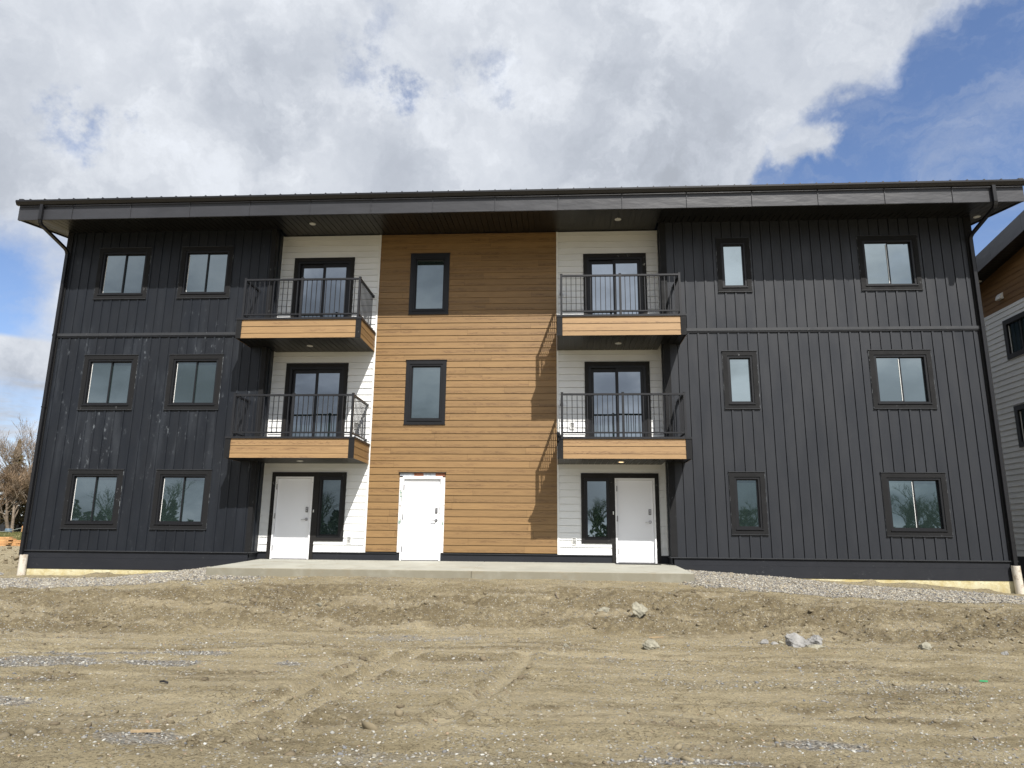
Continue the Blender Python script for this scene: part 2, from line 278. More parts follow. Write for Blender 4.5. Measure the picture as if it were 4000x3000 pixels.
# ------------------------------------------------------------------ mesh helpers
WLOC = {}
class MB:
    def __init__(s): s.v = []; s.f = []; s.a = []; s.cur = .5
    def quad(s, *p):
        i = len(s.v); s.v += [tuple(q) for q in p]; s.f.append(tuple(range(i, i + len(p)))); s.a.append(s.cur)
    def box(s, x0, x1, y0, y1, z0, z1):
        i = len(s.v)
        s.v += [(x0, y0, z0), (x1, y0, z0), (x1, y1, z0), (x0, y1, z0), (x0, y0, z1), (x1, y0, z1), (x1, y1, z1), (x0, y1, z1)]
        for f in ((0, 3, 2, 1), (4, 5, 6, 7), (0, 1, 5, 4), (1, 2, 6, 5), (2, 3, 7, 6), (3, 0, 4, 7)):
            s.f.append(tuple(i + k for k in f)); s.a.append(s.cur)
        return s
    def prism(s, prof, x0, x1, axis='x'):
        """extrude a closed (a,b) profile; axis x: profile in (y,z); axis y: profile in (x,z)"""
        i = len(s.v); n = len(prof)
        for e in (x0, x1):
            for a, b in prof: s.v.append((e, a, b) if axis == 'x' else (a, e, b))
        for k in range(n): s.f.append((i + k, i + (k + 1) % n, i + n + (k + 1) % n, i + n + k)); s.a.append(s.cur)
        s.f.append(tuple(range(i + n - 1, i - 1, -1))); s.f.append(tuple(range(i + n, i + 2 * n))); s.a += [s.cur] * 2
        return s
    def tube(s, pts, r, n=8, caps=True, rect=None):
        pts = [Vector(p) for p in pts]; i0 = len(s.v)
        for k, p in enumerate(pts):
            a = pts[max(0, k - 1)]; b = pts[min(len(pts) - 1, k + 1)]
            t = (b - a).normalized(); ref = Vector((1, 0, 0)) if abs(t.x) < .9 else Vector((0, 0, 1))
            u = t.cross(ref).normalized(); w = t.cross(u).normalized()
            rr = r[k] if isinstance(r, (list, tuple)) else r
            if rect:
                for (a1, b1) in ((-1, -1), (1, -1), (1, 1), (-1, 1)): s.v.append(tuple(p + w * a1 * rect[0] / 2 + u * b1 * rect[1] / 2))
            else:
                for j in range(n):
                    an = 2 * math.pi * j / n; s.v.append(tuple(p + (u * math.cos(an) + w * math.sin(an)) * rr))
        m = 4 if rect else n
        for k in range(len(pts) - 1):
            for j in range(m):
                a = i0 + k * m + j; b = i0 + k * m + (j + 1) % m
                s.f.append((a, b, b + m, a + m)); s.a.append(s.cur)
        if caps:
            s.f.append(tuple(range(i0 + m - 1, i0 - 1, -1))); e = i0 + (len(pts) - 1) * m; s.f.append(tuple(range(e, e + m))); s.a += [s.cur] * 2
        return s
    def ring(s, x0, x1, z0, z1, w, y0, y1, wb=None, wt=None):
        wb = w if wb is None else wb; wt = w if wt is None else wt
        s.box(x0, x0 + w, y0, y1, z0, z1); s.box(x1 - w, x1, y0, y1, z0, z1)
        s.box(x0 + w, x1 - w, y0, y1, z0, z0 + wb); s.box(x0 + w, x1 - w, y0, y1, z1 - wt, z1); return s
    def build(s, name, m, parent=None, smooth=False, bevel=0.0):
        v = np.array(s.v); lo, hi = v.min(0), v.max(0); org = np.array([(lo[0] + hi[0]) / 2, (lo[1] + hi[1]) / 2, lo[2]])
        me = bpy.data.meshes.new(name); me.from_pydata([tuple(q) for q in (v - org)], [], s.f); me.update()
        if len(set(s.a)) > 1:
            at = me.attributes.new('plank', 'FLOAT', 'FACE'); at.data.foreach_set('value', np.array(s.a, dtype=np.float32))
        if smooth: me.polygons.foreach_set('use_smooth', [True] * len(me.polygons))
        me.materials.append(m); o = bpy.data.objects.new(name, me); scene.collection.objects.link(o)
        WLOC[o.name] = Vector(org)
        if parent: o.parent = parent; o.location = Vector(org) - WLOC[parent.name]
        else: o.location = Vector(org)
        if bevel: bv = o.modifiers.new('bevel', 'BEVEL'); bv.width = bevel; bv.segments = 1
        return o
def tag(o, label=None, cat=None, group=None, kind=None):
    for k, v in (('label', label), ('category', cat), ('group', group), ('kind', kind)):
        if v: o[k] = v
    return o
def empty(name, loc):
    o = bpy.data.objects.new(name, None); scene.collection.objects.link(o); o.location = loc; o.empty_display_size = .3
    WLOC[o.name] = Vector(loc); return o
def B(name, m, parent, *boxes, **kw):
    mb = MB()
    for b in boxes: mb.box(*b)
    return mb.build(name, m, parent, **kw)
def segs(x0, x1, cuts):
    out = [(x0, x1)]
    for a, b in cuts:
        nx = []
        for p, q in out:
            if b <= p or a >= q: nx.append((p, q)); continue
            if a > p: nx.append((p, a))
            if b < q: nx.append((b, q))
        out = nx
    return out
def flat_wall(mb, x0, x1, z0, z1, y, holes, battens=None, bw=.045, bp=.017, gw=.014, gd=.035):
    zs = sorted({z0, z1, *[h[2] for h in holes if z0 < h[2] < z1], *[h[3] for h in holes if z0 < h[3] < z1]})
    gr = [(bx - bw / 2 - gw, bx - bw / 2) for bx in battens or [] if x0 + .02 < bx - bw / 2 - gw]
    for a, b in zip(zs[:-1], zs[1:]):
        cuts = [(h[0], h[1]) for h in holes if h[2] < b - 1e-4 and h[3] > a + 1e-4]
        for p, q in segs(x0, x1, cuts + gr): mb.quad((p, y, a), (q, y, a), (q, y, b), (p, y, b))
        for g0, g1 in gr:
            if any(c0 < g1 and c1 > g0 for c0, c1 in cuts): continue
            mb.quad((g0, y + gd, a), (g1, y + gd, a), (g1, y + gd, b), (g0, y + gd, b)); mb.quad((g0, y, a), (g0, y + gd, a), (g0, y + gd, b), (g0, y, b)); mb.quad((g1, y + gd, a), (g1, y, a), (g1, y, b), (g1, y + gd, b))
    for bx in battens or []:
        hz = [(h[2], h[3]) for h in holes if h[0] - bw / 2 < bx < h[1] + bw / 2]
        for a, b in segs(z0, z1, hz):
            mb.box(bx - bw / 2, bx + bw / 2, y - bp, y - .0005, a, b)
def lap_wall(mb, x0, x1, z0, z1, step, y, holes, planks=False, proud=.019, seed=1, along='x', first=None, gap_h=.006):
    rr = random.Random(seed); k = 0; z = z0
    def P(x, yy, zz): return (x, yy, zz) if along == 'x' else (yy, x, zz)
    while z < z1 - 1e-4:
        zt = min(z + (first if (first and k == 0) else step), z1); zs = sorted({z, zt, *[h[2] for h in holes if z < h[2] < zt], *[h[3] for h in holes if z < h[3] < zt]})
        if planks:
            js = [x0]; x = x0 + rr.uniform(.5, 3.2)
            while x < x1 - .3: js.append(x); x += rr.choice([3.6, 3.6, 2.4])
            js.append(x1)
        else: js = [x0, x1]
        for ja, jb in zip(js[:-1], js[1:]):
            mb.cur = rr.random(); gap = .0015 if planks else 0
            for a, b in zip(zs[:-1], zs[1:]):
                cuts = [(h[0], h[1]) for h in holes if h[2] < b - 1e-4 and h[3] > a + 1e-4]
                ya = y - proud * (1 - (a - z) / step) - .002; yb = y - proud * (1 - (b - z) / step) - .002
                for p, q in segs(ja + gap, jb - gap, cuts):
                    if a == z and k > 0:
                        mb.quad(P(p, y + .022, a - .001), P(q, y + .022, a - .001), P(q, y + .022, a + gap_h), P(p, y + .022, a + gap_h)); a_ = a + gap_h
                        mb.quad(P(p, y + .022, a_), P(q, y + .022, a_), P(q, ya, a_), P(p, ya, a_)); mb.quad(P(p, y - .002, a), P(q, y - .002, a), P(q, y + .022, a), P(p, y + .022, a))
                    else: a_ = a
                    mb.quad(P(p, ya, a_), P(q, ya, a_), P(q, yb, b), P(p, yb, b))
        z = zt; k += 1
    mb.cur = .5

# ------------------------------------------------------------------ main building
YC = .55; FZ = .176
XL, XR = -13.65, 11.08; LI, RI = -7.61, 3.012; M1, M2 = -4.751, .214
bld = empty('apartment_building', (-1.28, 7.0, -.6))
tag(bld, 'three storey apartment building with black metal siding wings and a wood grain centre bay', 'building')
wins = [(-12.658, -11.152), (-10.258, -8.775), (8.157, 9.683)]; sm = (4.482, 5.351)
rows = [(.732, 2.248), (3.854, 5.36), (6.98, 8.481)]
TW = .118   # trim width
def hole(x0, x1, z0, z1, w=TW): return (x0 + w, x1 - w, z0 + w, z1 - w)
hl = [hole(a, b, c, d) for a, b in wins[:2] for c, d in rows]; hr = [hole(a, b, c, d) for a, b in (sm, wins[2]) for c, d in rows]
bl = [-13.43 + .2565 * k for k in range(0, 23)]; br = [3.385 + .2565 * k for k in range(0, 30)]
mb = MB(); flat_wall(mb, XL, LI, FZ, 5.90, 0, hl, bl, gw=.009); flat_wall(mb, XL, LI, 5.90, 9.15, 0, hl, bl, gw=.009)
for zz in ((FZ, 9.1),):
    mb.quad((LI, 0, zz[0]), (LI, YC, zz[0]), (LI, YC, zz[1]), (LI, 0, zz[1]))
    mb.box(LI + .001, LI + .02, .28, .325, zz[0], zz[1])
o = mb.build('metal_siding', m_dkL, bld); tag(o, 'dusty black vertical siding with chalky smears on the left wing')
mb = MB(); flat_wall(mb, RI, XR, FZ, 5.90, 0, hr, br); flat_wall(mb, RI, XR, 5.90, 9.15, 0, hr, br)
mb.quad((RI, 0, FZ), (RI, YC, FZ), (RI, YC, 9.1), (RI, 0, 9.1)); mb.box(RI - .02, RI - .001, .28, .325, FZ, 9.1)
o = mb.build('metal_siding', m_dkR, bld); tag(o, 'clean black vertical siding with sun sheen in its colour on the right wing')
# side and back walls
YB = 14.0; SL = .17
def rz(y): return 8.825 + (y + 1.2) * SL
for X, sgn in ((XL, -1), (XR, 1)):
    mb = MB(); mb.quad((X, 0, -.3), (X, YB, -.3), (X, YB, rz(YB) + .1), (X, 0, rz(0) + .1))
    for k in range(55): mb.box(min(X, X + sgn * .02), max(X, X + sgn * .02), .15 + k * .2565, .195 + k * .2565, FZ, rz(.15 + k * .2565) + .05)
    mb.build('side_wall', m_dkR, bld)
mb = MB(); mb.quad((XL, YB, -.3), (XR, YB, -.3), (XR, YB, rz(YB) + .1), (XL, YB, rz(YB) + .1)); mb.build('rear_wall', m_dkR, bld)
for x0, x1 in ((XL - .02, XL + .14), (LI - .10, LI + .022), (RI - .022, RI + .14), (XR - .16, XR + .02)):
    mb = MB(); mb.box(x0, x1, -.028, .10 if x0 in (XL - .02, XR - .16) else -.0005, FZ + .005, 9.05)
    if abs(x0 - (LI - .10)) < 1e-6: mb.box(LI + .0205, LI + .023, -.027, .10, FZ + .005, 9.0)
    mb.build('corner_trim', m_trim, bld)
B('belly_band', m_flash, bld, (XL - .03, -8.02, -.045, -.0005, 5.905, 5.982)); B('belly_band', m_flash, bld, (3.43, XR + .035, -.045, -.0005, 5.905, 5.982))
B('belly_band', m_frame, bld, (XL - .02, -8.02, -.031, -.0005, 5.868, 5.9045)); B('belly_band', m_frame, bld, (3.43, XR + .02, -.031, -.0005, 5.868, 5.9045))
# black base with flashing
for x0, x1 in ((XL, LI - .02), (RI + .03, XR)):
    B('base_board', m_base, bld, (x0 + .02, x1, -.012, .05, -.015, .148)); B('base_board', m_base, bld, (x0 + .02, x1, -.017, .05, -.292, -.017))
    B('base_flashing', m_flash, bld, (x0 - .02, x1 + .02, -.05, .0, .152, .175))
for b_ in ((LI - .0195, LI - .0005, 0.051, YC - .02, -.2, .148), (RI + .0, RI + .03, .051, YC - .02, -.2, .148), (LI, -7.366, YC - .015, YC + .02, -.2, .17),
  (-6.14, -3.848, YC - .015, YC + .02, -.2, .17), (-2.788, 1.598, YC - .015, YC + .02, -.2, .17), (2.821, RI, YC - .015, YC + .02, -.2, .17)): B('base_board', m_base, bld, b_)
for b_ in ((LI - .015, -7.367, YC - .045, YC, .172, .19), (-6.134, -3.932, YC - .045, YC, .172, .19), (-2.718, 1.598, YC - .045, YC, .172, .19), (2.822, RI + .01, YC - .045, YC, .172, .19),
  (LI - .01, LI + .035, -.05, YC - .05, .152, .175), (RI - .035, RI + .01, -.05, YC - .05, .152, .175)): B('base_flashing', m_flash, bld, b_)
for x0, x1 in ((XL + .06, LI - .1), (RI + .1, XR - .04)):
    o = B('foundation_insulation', m_foam, bld, (x0, x1, -.008, .06, -1.2, -.294))
# centre bay siding
dL = (-7.366, -5.352, -.1, 2.252); dR = (.829, 2.824, -.1, 2.256); dM = (-3.935, -2.716, -.1, 2.25)
pL = [(-7.223, -5.487, 6.0, 8.331), (-7.223, -5.487, 2.9, 5.242)]; pR = [(.960, 2.686, 6.0, 8.329), (.960, 2.686, 2.9, 5.238)]
eW = [(-3.881, -2.773, 6.624, 8.403), (-3.881, -2.773, 3.541, 5.303)]
def ins(h, w=.09): return (h[0] + w, h[1] - w, h[2], h[3] - w)
hLw = [ins(p) for p in pL] + [(-7.3, -6.2, -.1, 2.2), (-6.1, -5.43, .55, 2.15)]
hRw = [ins(p) for p in pR] + [(1.65, 2.75, -.1, 2.2), (.9, 1.57, .55, 2.15)]
mb = MB(); lap_wall(mb, LI, M1 - .05, .19, 9.0, .181, YC, hLw, seed=3); mb.build('white_lap_siding', m_white, bld)
mb = MB(); lap_wall(mb, M2 + .05, RI, .19, 9.0, .181, YC, hRw, seed=4); mb.build('white_lap_siding', m_white, bld)
mb = MB(); lap_wall(mb, M1, M2, .216, 9.0, .181, YC, [(dM[0], dM[1], -.1, 2.25)] + [(e[0] + .1, e[1] - .1, e[2] + .1, e[3] - .1) for e in eW], planks=True, seed=11, gap_h=.003, proud=.016)
mb.build('wood_grain_siding', m_wood, bld)
B('white_corner_strip', m_vinyl, bld, (M1 - .05, M1, YC - .03, YC + .02, .19, 9.0)); B('white_corner_strip', m_vinyl, bld, (M2, M2 + .05, YC - .03, YC + .02, .19, 9.0))
B('white_corner_strip', m_vinyl, bld, (LI + .0005, LI + .018, YC - .024, YC - .014, .19, 5.40), (LI + .0005, LI + .018, YC - .024, YC - .014, 5.5, 9.0)); B('white_corner_strip', m_vinyl, bld, (RI - .03, RI - .012, YC - .024, YC - .014, .19, 8.95))
B('wall_core', m_frame, bld, (XL + .2, XR - .2, YC + .35, YC + .4, -.3, 9.0))
# ---- windows
def window(x0, x1, z0, z1, y, kind, trimmat=m_trim, gm=m_glass, tw=TW, top_cap=True):
    w = MB().ring(x0 + tw, x1 - tw, z0 + tw, z1 - tw, .052, y - .012, y + .10, wb=.05).build('window', m_frame, bld)
    MB().ring(x0, x1, z0, z1, tw, y - .030, y - .0005).build('window_trim', trimmat, w)
    a0, a1, b0, b1 = x0 + tw + .052, x1 - tw - .052, z0 + tw + .05, z1 - tw - .052
    if top_cap: B('head_flashing', m_flash if trimmat is m_trim else m_frame, w, (x0 - .015, x1 + .015, y - .045, y - .0015, z1, z1 + .014))
    B('sill_flashing', m_flash if trimmat is m_trim else m_frame, w, (x0 - .012, x1 + .012, y - .042, y - .0015, z0 - .013, z0))
    if trimmat is m_trim:
        for e0, e1 in ((x0 - .006, x0 - .0005), (x1 + .0005, x1 + .006)): B('caulk_line', m_caulk, w, (e0, e1, y - .024, y - .0005, z0 + .01, z1 - .01))
    B('sill', m_frame, w, (x0 + tw - .015, x1 - tw + .015, y - .05, y - .0125, z0 + tw - .012, z0 + tw + .016))
    if kind == 'fixed':
        MB().ring(a0, a1, b0, b1, .028, y + .03, y + .085).build('sash', m_frame, w)
        B('pane', gm, w, (a0 + .028, a1 - .028, y + .056, y + .06, b0 + .028, b1 - .028))
    else:
        mid = (a0 + a1) / 2
        for (p, q, yy) in ((a0, mid + .018, .030), (mid - .018, a1, .058)):
            MB().ring(p, q, b0, b1, .030 if kind == 'left' else .024, y + yy, y + yy + .026).build('sash', m_frame, w)
            B('pane', gm, w, (p + .024, q - .024, y + yy + .010, y + yy + .014, b0 + .026, b1 - .026))
        if kind == 'left': B('lit_frame_edge', m_vinyl, w, (a0 + .034, a0 + .047, y + .036, y + .0395, b0 + .03, b1 - .05))  # white strip standing for the lit edge of the inner frame
        else: B('lit_frame_edge', m_vinyl, w, (mid - .034, mid - .022, y + .0255, y + .0295, b0 + .03, b1 - .05))
    return w
for (a, b) in wins[:2]:
    for (c, d) in rows: window(a, b, c, d, 0, 'left')
for (c, d) in rows:
    gm_ = m_glassR if c > 1 else m_glassG
    window(sm[0], sm[1], c, d, 0, 'fixed', gm=gm_); window(wins[2][0], wins[2][1], c, d, 0, 'right', gm=gm_)
for e in eW: window(e[0], e[1], e[2], e[3], YC, 'fixed', trimmat=m_frame, tw=.10)
# ---- patio doors
def patio(x0, x1, z0, z1, parent_y=YC):
    y = parent_y
    w = MB(); w.box(x0 + .10, x0 + .17, y - .012, y + .12, z0, z1 - .10); w.box(x1 - .17, x1 - .10, y - .012, y + .12, z0, z1 - .10)
    w.box(x0 + .17, x1 - .17, y - .012, y + .12, z1 - .17, z1 - .10); w.box(x0 + .17, x1 - .17, y - .03, y + .12, z0, z0 + .05)
    w = w.build('patio_door', m_frame, bld)
    t = MB(); t.box(x0, x0 + .10, y - .032, y - .0005, z0, z1); t.box(x1 - .10, x1, y - .032, y - .0005, z0, z1); t.box(x0 + .10, x1 - .10, y - .032, y - .0005, z1 - .10, z1)
    t.build('door_trim', m_trimB, w)
    a0, a1, b0, b1 = x0 + .17, x1 - .17, z0 + .05, z1 - .17; mid = (a0 + a1) / 2
    for i, (p, q, yy) in enumerate(((a0, mid + .04, .065), (mid - .04, a1, .025))):
        s = MB().ring(p, q, b0, b1, .075, y + yy, y + yy + .038, wb=.09, wt=.10).build('sliding_panel', m_frame, w)
        B('pane', m_glassP, w, (p + .07, q - .07, y + yy + .015, y + yy + .02, b0 + .085, b1 - .095))
    B('handle', m_frame, w, (a0 + .02, a0 + .045, y + .005, y + .0635, b0 + .85, b0 + 1.1))
for p in pL: patio(p[0], p[1], p[2] + .06, p[3])
for p in pR: patio(p[0], p[1], p[2] + .06, p[3])
# ---- entrance doors
def keylock(d, x, z, y):
    mb = MB(); mb.box(x - .033, x + .033, y - .022, y, z - .07, z + .07); mb.build('deadbolt', m_grey, d, bevel=.006)
    mb = MB(); mb.tube([(x, y - .0225, z - .025), (x, y - .034, z - .025)], .02, 14); mb.box(x - .02, x + .02, y - .026, y - .0225, z + .012, z + .05); mb.build('lock_cylinder', m_steel, d)
    mb = MB(); zz = z - .25; mb.tube([(x, y, zz), (x, y - .012, zz)], .042, 18); mb.tube([(x, y - .0125, zz), (x, y - .055, zz)], .014, 10)
    mb.tube([(x + .008, y - .062, zz), (x - .06, y - .064, zz - .003), (x - .125, y - .058, zz - .008)], [.013, .011, .009], 10); mb.build('lever_handle', m_steel, d, smooth=False)
def entry(x0, x1, z1, label=None):
    y = YC
    d = MB(); d.box(x0 + .052, x1 - .052, y + .012, y + .05, .02, z1 - .052); d = d.build('entrance_door', m_door, bld)
    if label: d['label'] = label
    f = MB(); f.box(x0, x0 + .045, y - .04, y + .06, 0, z1); f.box(x1 - .045, x1, y - .04, y + .06, 0, z1); f.box(x0 + .045, x1 - .045, y - .04, y + .06, z1 - .045, z1); f.build('door_frame', m_doorf, d)
    B('threshold', m_grey, d, (x0 + .045, x1 - .045, y - .03, y + .06, -.012, .014))
    B('door_gap', m_frame, d, (x0 + .0452, x1 - .0452, y + .052, y + .058, .014, z1 - .0455))
    for hz in (1.86, 1.10, .28):
        mb = MB(); mb.box(x0 + .036, x0 + .056, y - .046, y - .0402, hz - .07, hz + .07); mb.tube([(x0 + .05, y - .047, hz - .07), (x0 + .05, y - .047, hz + .07)], .009, 8); mb.build('hinge', m_grey, d)
    keylock(d, x1 - .14, 1.27, y + .012)
    mb = MB()
    for zz in (.12, 1.05, 1.98):
        for xx in (x0 + .02, x1 - .02): mb.tube([(xx, y - .04, zz), (xx, y - .044, zz)], .008, 6)
    mb.build('frame_screw', m_grey, d)
    return d
dl = entry(-7.259, -6.234, 2.13); dm = entry(-3.847, -2.789, 2.13, 'white door with no trim, set in bare house wrap'); dr = entry(1.699, 2.718, 2.13)
y = YC
B('door_trim', m_trimB, dl, (-7.366, -7.26, y - .034, y - .0005, -.012, 2.131), (-7.366, -5.352, y - .034, y - .0005, 2.131, 2.252), (-6.233, -6.134, y - .034, y - .0005, -.012, 2.131), (-6.134, -6.072, y - .034, y - .0005, .464, 2.131), (-5.43, -5.352, y - .034, y - .0005, .464, 2.131), (-6.072, -5.43, y - .034, y - .0005, .464, .553))
B('door_trim', m_trimB, dr, (2.719, 2.822, y - .034, y - .0005, -.012, 2.131), (.829, 2.822, y - .034, y - .0005, 2.131, 2.256), (1.60, 1.698, y - .034, y - .0005, -.012, 2.131), (1.56, 1.60, y - .034, y - .0005, .474, 2.131), (.829, .912, y - .034, y - .0005, .474, 2.131), (.912, 1.56, y - .034, y - .0005, .474, .565))
for (a, b, c, d, gm) in ((-6.066, -5.436, .557, 2.125, m_glassD), (.917, 1.555, .57, 2.125, m_glassR)):
    w = MB().ring(a, b, c, d, .055, y - .02, y + .06).build('sidelight_window', m_frame, bld)
    MB().ring(a + .055, b - .055, c + .055, d - .055, .022, y + .005, y + .05).build('sash', m_frame, w)
    B('pane', gm, w, (a + .077, b - .077, y + .026, y + .03, c + .077, d - .077))
B('doorbell', m_vinyl, bld, (-6.195, -6.172, y - .045, y - .0345, 1.20, 1.27)); B('doorbell', m_vinyl, bld, (1.635, 1.658, y - .045, y - .0345, 1.20, 1.28))
# house wrap round the middle door, with its print
hw = B('house_wrap', m_wrap, dm, (-3.93, -3.8475, y - .006, y + .012, .2, 2.165), (-2.7885, -2.72, y - .006, y + .012, .2, 2.165), (-3.93, -2.72, y - .006, y + .012, 2.1305, 2.165))
B('tape', m_greytape, hw, (-3.925, -3.55, y - .009, y + .01, 2.1655, 2.238), (-3.30, -2.98, y - .009, y + .01, 2.1655, 2.238)); B('tape', m_orange, hw, (-3.549, -3.301, y - .010, y + .01, 2.1655, 2.238), (-2.979, -2.73, y - .010, y + .01, 2.1655, 2.238))
B('head_flashing', m_frame, dm, (-3.955, -2.695, y - .05, y + .01, 2.239, 2.262))
mb = MB()
mb.box(-3.905, -3.893, y - .0085, y - .0062, 1.62, 1.80); mb.box(-3.893, -3.865, y - .0085, y - .0062, 1.62, 1.64); mb.box(-3.865, -3.852, y - .0085, y - .0062, 1.50, 1.74); mb.box(-3.893, -3.865, y - .0085, y - .0062, 1.72, 1.735)
mb.quad((-3.915, y - .008, .93), (-3.885, y - .008, .90), (-3.88, y - .008, .98), (-3.905, y - .008, 1.04)); mb.quad((-3.872, y - .008, .97), (-3.852, y - .008, .93), (-3.85, y - .008, 1.05), (-3.862, y - .008, 1.05))
mb.quad((-2.775, y - .008, .90), (-2.748, y - .008, .91), (-2.76, y - .008, .98), (-2.775, y - .008, 1.03))
mb.build('green_marking', m_green, hw)
def text(body, x, z, size, yy, parent):
    cu = bpy.data.curves.new('lettering', 'FONT'); cu.body = body; cu.size = size; cu.extrude = .0008
    t = bpy.data.objects.new('lettering', cu); scene.collection.objects.link(t); bpy.context.view_layer.update()
    me = bpy.data.meshes.new_from_object(t.evaluated_get(bpy.context.evaluated_depsgraph_get())); bpy.data.objects.remove(t)
    o = bpy.data.objects.new('lettering', me); scene.collection.objects.link(o); me.materials.clear(); me.materials.append(m_ink)
    # bake the upright rotation into the mesh
    me.transform(Matrix.Rotation(R(90), 4, 'X')); o.parent = parent; o.location = Vector((x, yy, z)) - WLOC[parent.name]; return o
text('RE', -3.912, 1.37, .05, y - .0085, hw); text('12', -2.775, 1.38, .05, y - .0085, hw)
# outlets
for (x, z) in ((-5.195, .50), (.641, .52), (.616, 3.50), (-5.17, 3.50)):
    k = MB().ring(x - .062, x + .062, z - .095, z + .095, .018, y - .034, y - .003).build('outlet_box', m_vinyl, bld)
    B('cover_plate', m_outlet, k, (x - .044, x + .044, y - .02, y - .004, z - .077, z + .077))
# ---- roof
GY = -1.2; xl, xr = -14.246, 11.727
rf = MB()
def rt_(y): return 9.372 + (y + 1.2) * SL
rf.quad((xl - .02, -1.24, rt_(-1.24)), (xr + .02, -1.24, rt_(-1.24)), (xr + .02, YB + .6, rt_(YB + .6)), (xl - .02, YB + .6, rt_(YB + .6)))
rf.quad((xl, -1.24, rt_(-1.24) - .03), (xr, -1.24, rt_(-1.24) - .03), (xr, YB + .6, rt_(YB + .6) - .03), (xl, YB + .6, rt_(YB + .6) - .03))
rf.box(xl - .02, xr + .02, -1.245, -1.24, rt_(-1.24) - .03, rt_(-1.24) + .001)
k = 0; x = xl + .28
while x < xr:
    rf.prism([(x - .022, 0), (x + .022, 0), (x + .010, .052), (x - .010, .052)], 0, 1, 'y')   # placeholder span, sheared below
    for j in range(8):
        vx, vy, vz = rf.v[-8 + j]; yy = -1.25 if vy == 0 else YB + .6
        rf.v[-8 + j] = (vx, yy, rt_(yy) + vz)
    x += .4065
for x in (xl - .02, xr - .09):
    rf.prism([(x, 0), (x + .11, 0), (x + .11, .05), (x, .05)], 0, 1, 'y')
    for j in range(8):
        vx, vy, vz = rf.v[-8 + j]; yy = -1.26 if vy == 0 else YB + .6
        rf.v[-8 + j] = (vx, yy, rt_(yy) + vz + .002)
roof = rf.build('roof', m_roof, bld)
seam0 = -12.76; fa = MB()
xs = [xl] + [seam0 + 1.628 * k for k in range(15)] + [xr]
for a, b in zip(xs[:-1], xs[1:]):
    j = random.uniform(-.002, .002)
    fa.box(a + .002, b - .002, GY + j, GY + .03, 8.825 + random.uniform(-.003, .003), 9.36)
    if b < xr - .01: fa.box(b - .002, b + .014, GY - .020, GY + .02, 8.812, 9.29)
fa.box(xl, xr, GY + .03, GY + .035, 8.83, 9.30); fa.box(xl + .001, xr - .001, GY + .003, GY + .05, 8.818, 8.824)
fa.build('fascia', m_fascia, roof)
for X, s in ((xl, -1), (xr, 1)):
    mb = MB(); x0_, x1_ = (X - .015, X + .015)
    for k in range(9):
        ya, yb = GY + .001 + k * 1.75, GY + .001 + min((k + 1) * 1.75 - .004, 15.7)
        mb.v += []; i = len(mb.v)
        for xx in (x0_, x1_):
            mb.v += [(xx, ya, rz(ya)), (xx, yb, rz(yb)), (xx, yb, rt_(yb) + .03), (xx, ya, rt_(ya) + .03)]
        for f in ((0, 1, 2, 3), (7, 6, 5, 4), (0, 4, 5, 1), (1, 5, 6, 2), (2, 6, 7, 3), (3, 7, 4, 0)): mb.f.append(tuple(i + q for q in f)); mb.a.append(.5)
    mb.build('rake_fascia', m_fascia, roof)
# gutter: ogee profile open at the top
gp = [(-1.215, 9.222), (-1.285, 9.222), (-1.30, 9.245), (-1.318, 9.275), (-1.335, 9.30), (-1.335, 9.345), (-1.318, 9.352), (-1.318, 9.338), (-1.322, 9.305), (-1.29, 9.25), (-1.28, 9.236), (-1.215, 9.236)]
gt = MB(); gt.prism(gp, -14.29, 11.775)
for X in (-14.292, 11.772): gt.prism([(-1.213, 9.221), (-1.286, 9.221), (-1.336, 9.30), (-1.336, 9.345), (-1.213, 9.345)], X, X + .005)
for X in (-4.9, 3.1): gt.prism([(a - .0015 if a < -1.22 else a, b + (-.001 if b < 9.3 else .001)) for a, b in gp], X, X + .03)
gt.build('gutter', m_gutter, roof)
# soffit strips with grooves
sf = MB(); x = -13.64; sl2 = .088
def sz(y): return 8.872 + (y + 1.17) * sl2
while x < 11.07:
    x2 = min(x + .158, 11.075); ye = YC if (x > LI - .02 and x2 < RI + .02) else .01
    for (a, b, dz, ye_) in ((x, x2 - .014, 0, ye), (x2 - .014, x2, .030, ye)):
        sf.quad((a, -1.168, sz(-1.168) + dz), (b, -1.168, sz(-1.168) + dz), (b, ye_, sz(ye_) + dz), (a, ye_, sz(ye_) + dz))
    sf.quad((x2 - .014, -1.168, sz(-1.168)), (x2 - .014, -1.168, sz(-1.168) + .030), (x2 - .014, ye, sz(ye) + .030), (x2 - .014, ye, sz(ye)))
    x = x2
for (xa, xb) in ((xl + .02, XL + .01), (XR - .01, xr - .02)):
    n = int((xb - xa) / .158); st = (xb - xa) / n
    for k in range(n):
        a, b = xa + k * st, xa + (k + 1) * st - .012
        for (p, q, dz) in ((a, b, 0), (b, b + .012, .012)):
            sf.quad((p, -1.168, rz(-1.168) + .03 + dz), (q, -1.168, rz(-1.168) + .03 + dz), (q, .0, rz(0) + .03 + dz), (p, .0, rz(0) + .03 + dz))
    yy = 0.0
    while yy < YB + .5:
        y2 = yy + .146
        sf.quad((xa, yy, rz(yy) + .03), (xb, yy, rz(yy) + .03), (xb, y2, rz(y2) + .03), (xa, y2, rz(y2) + .03))
        sf.quad((xa, y2, rz(y2) + .042), (xb, y2, rz(y2) + .042), (xb, y2 + .012, rz(y2) + .044), (xa, y2 + .012, rz(y2) + .044))
        yy = y2 + .012
sf.build('soffit', m_soffit, roof)
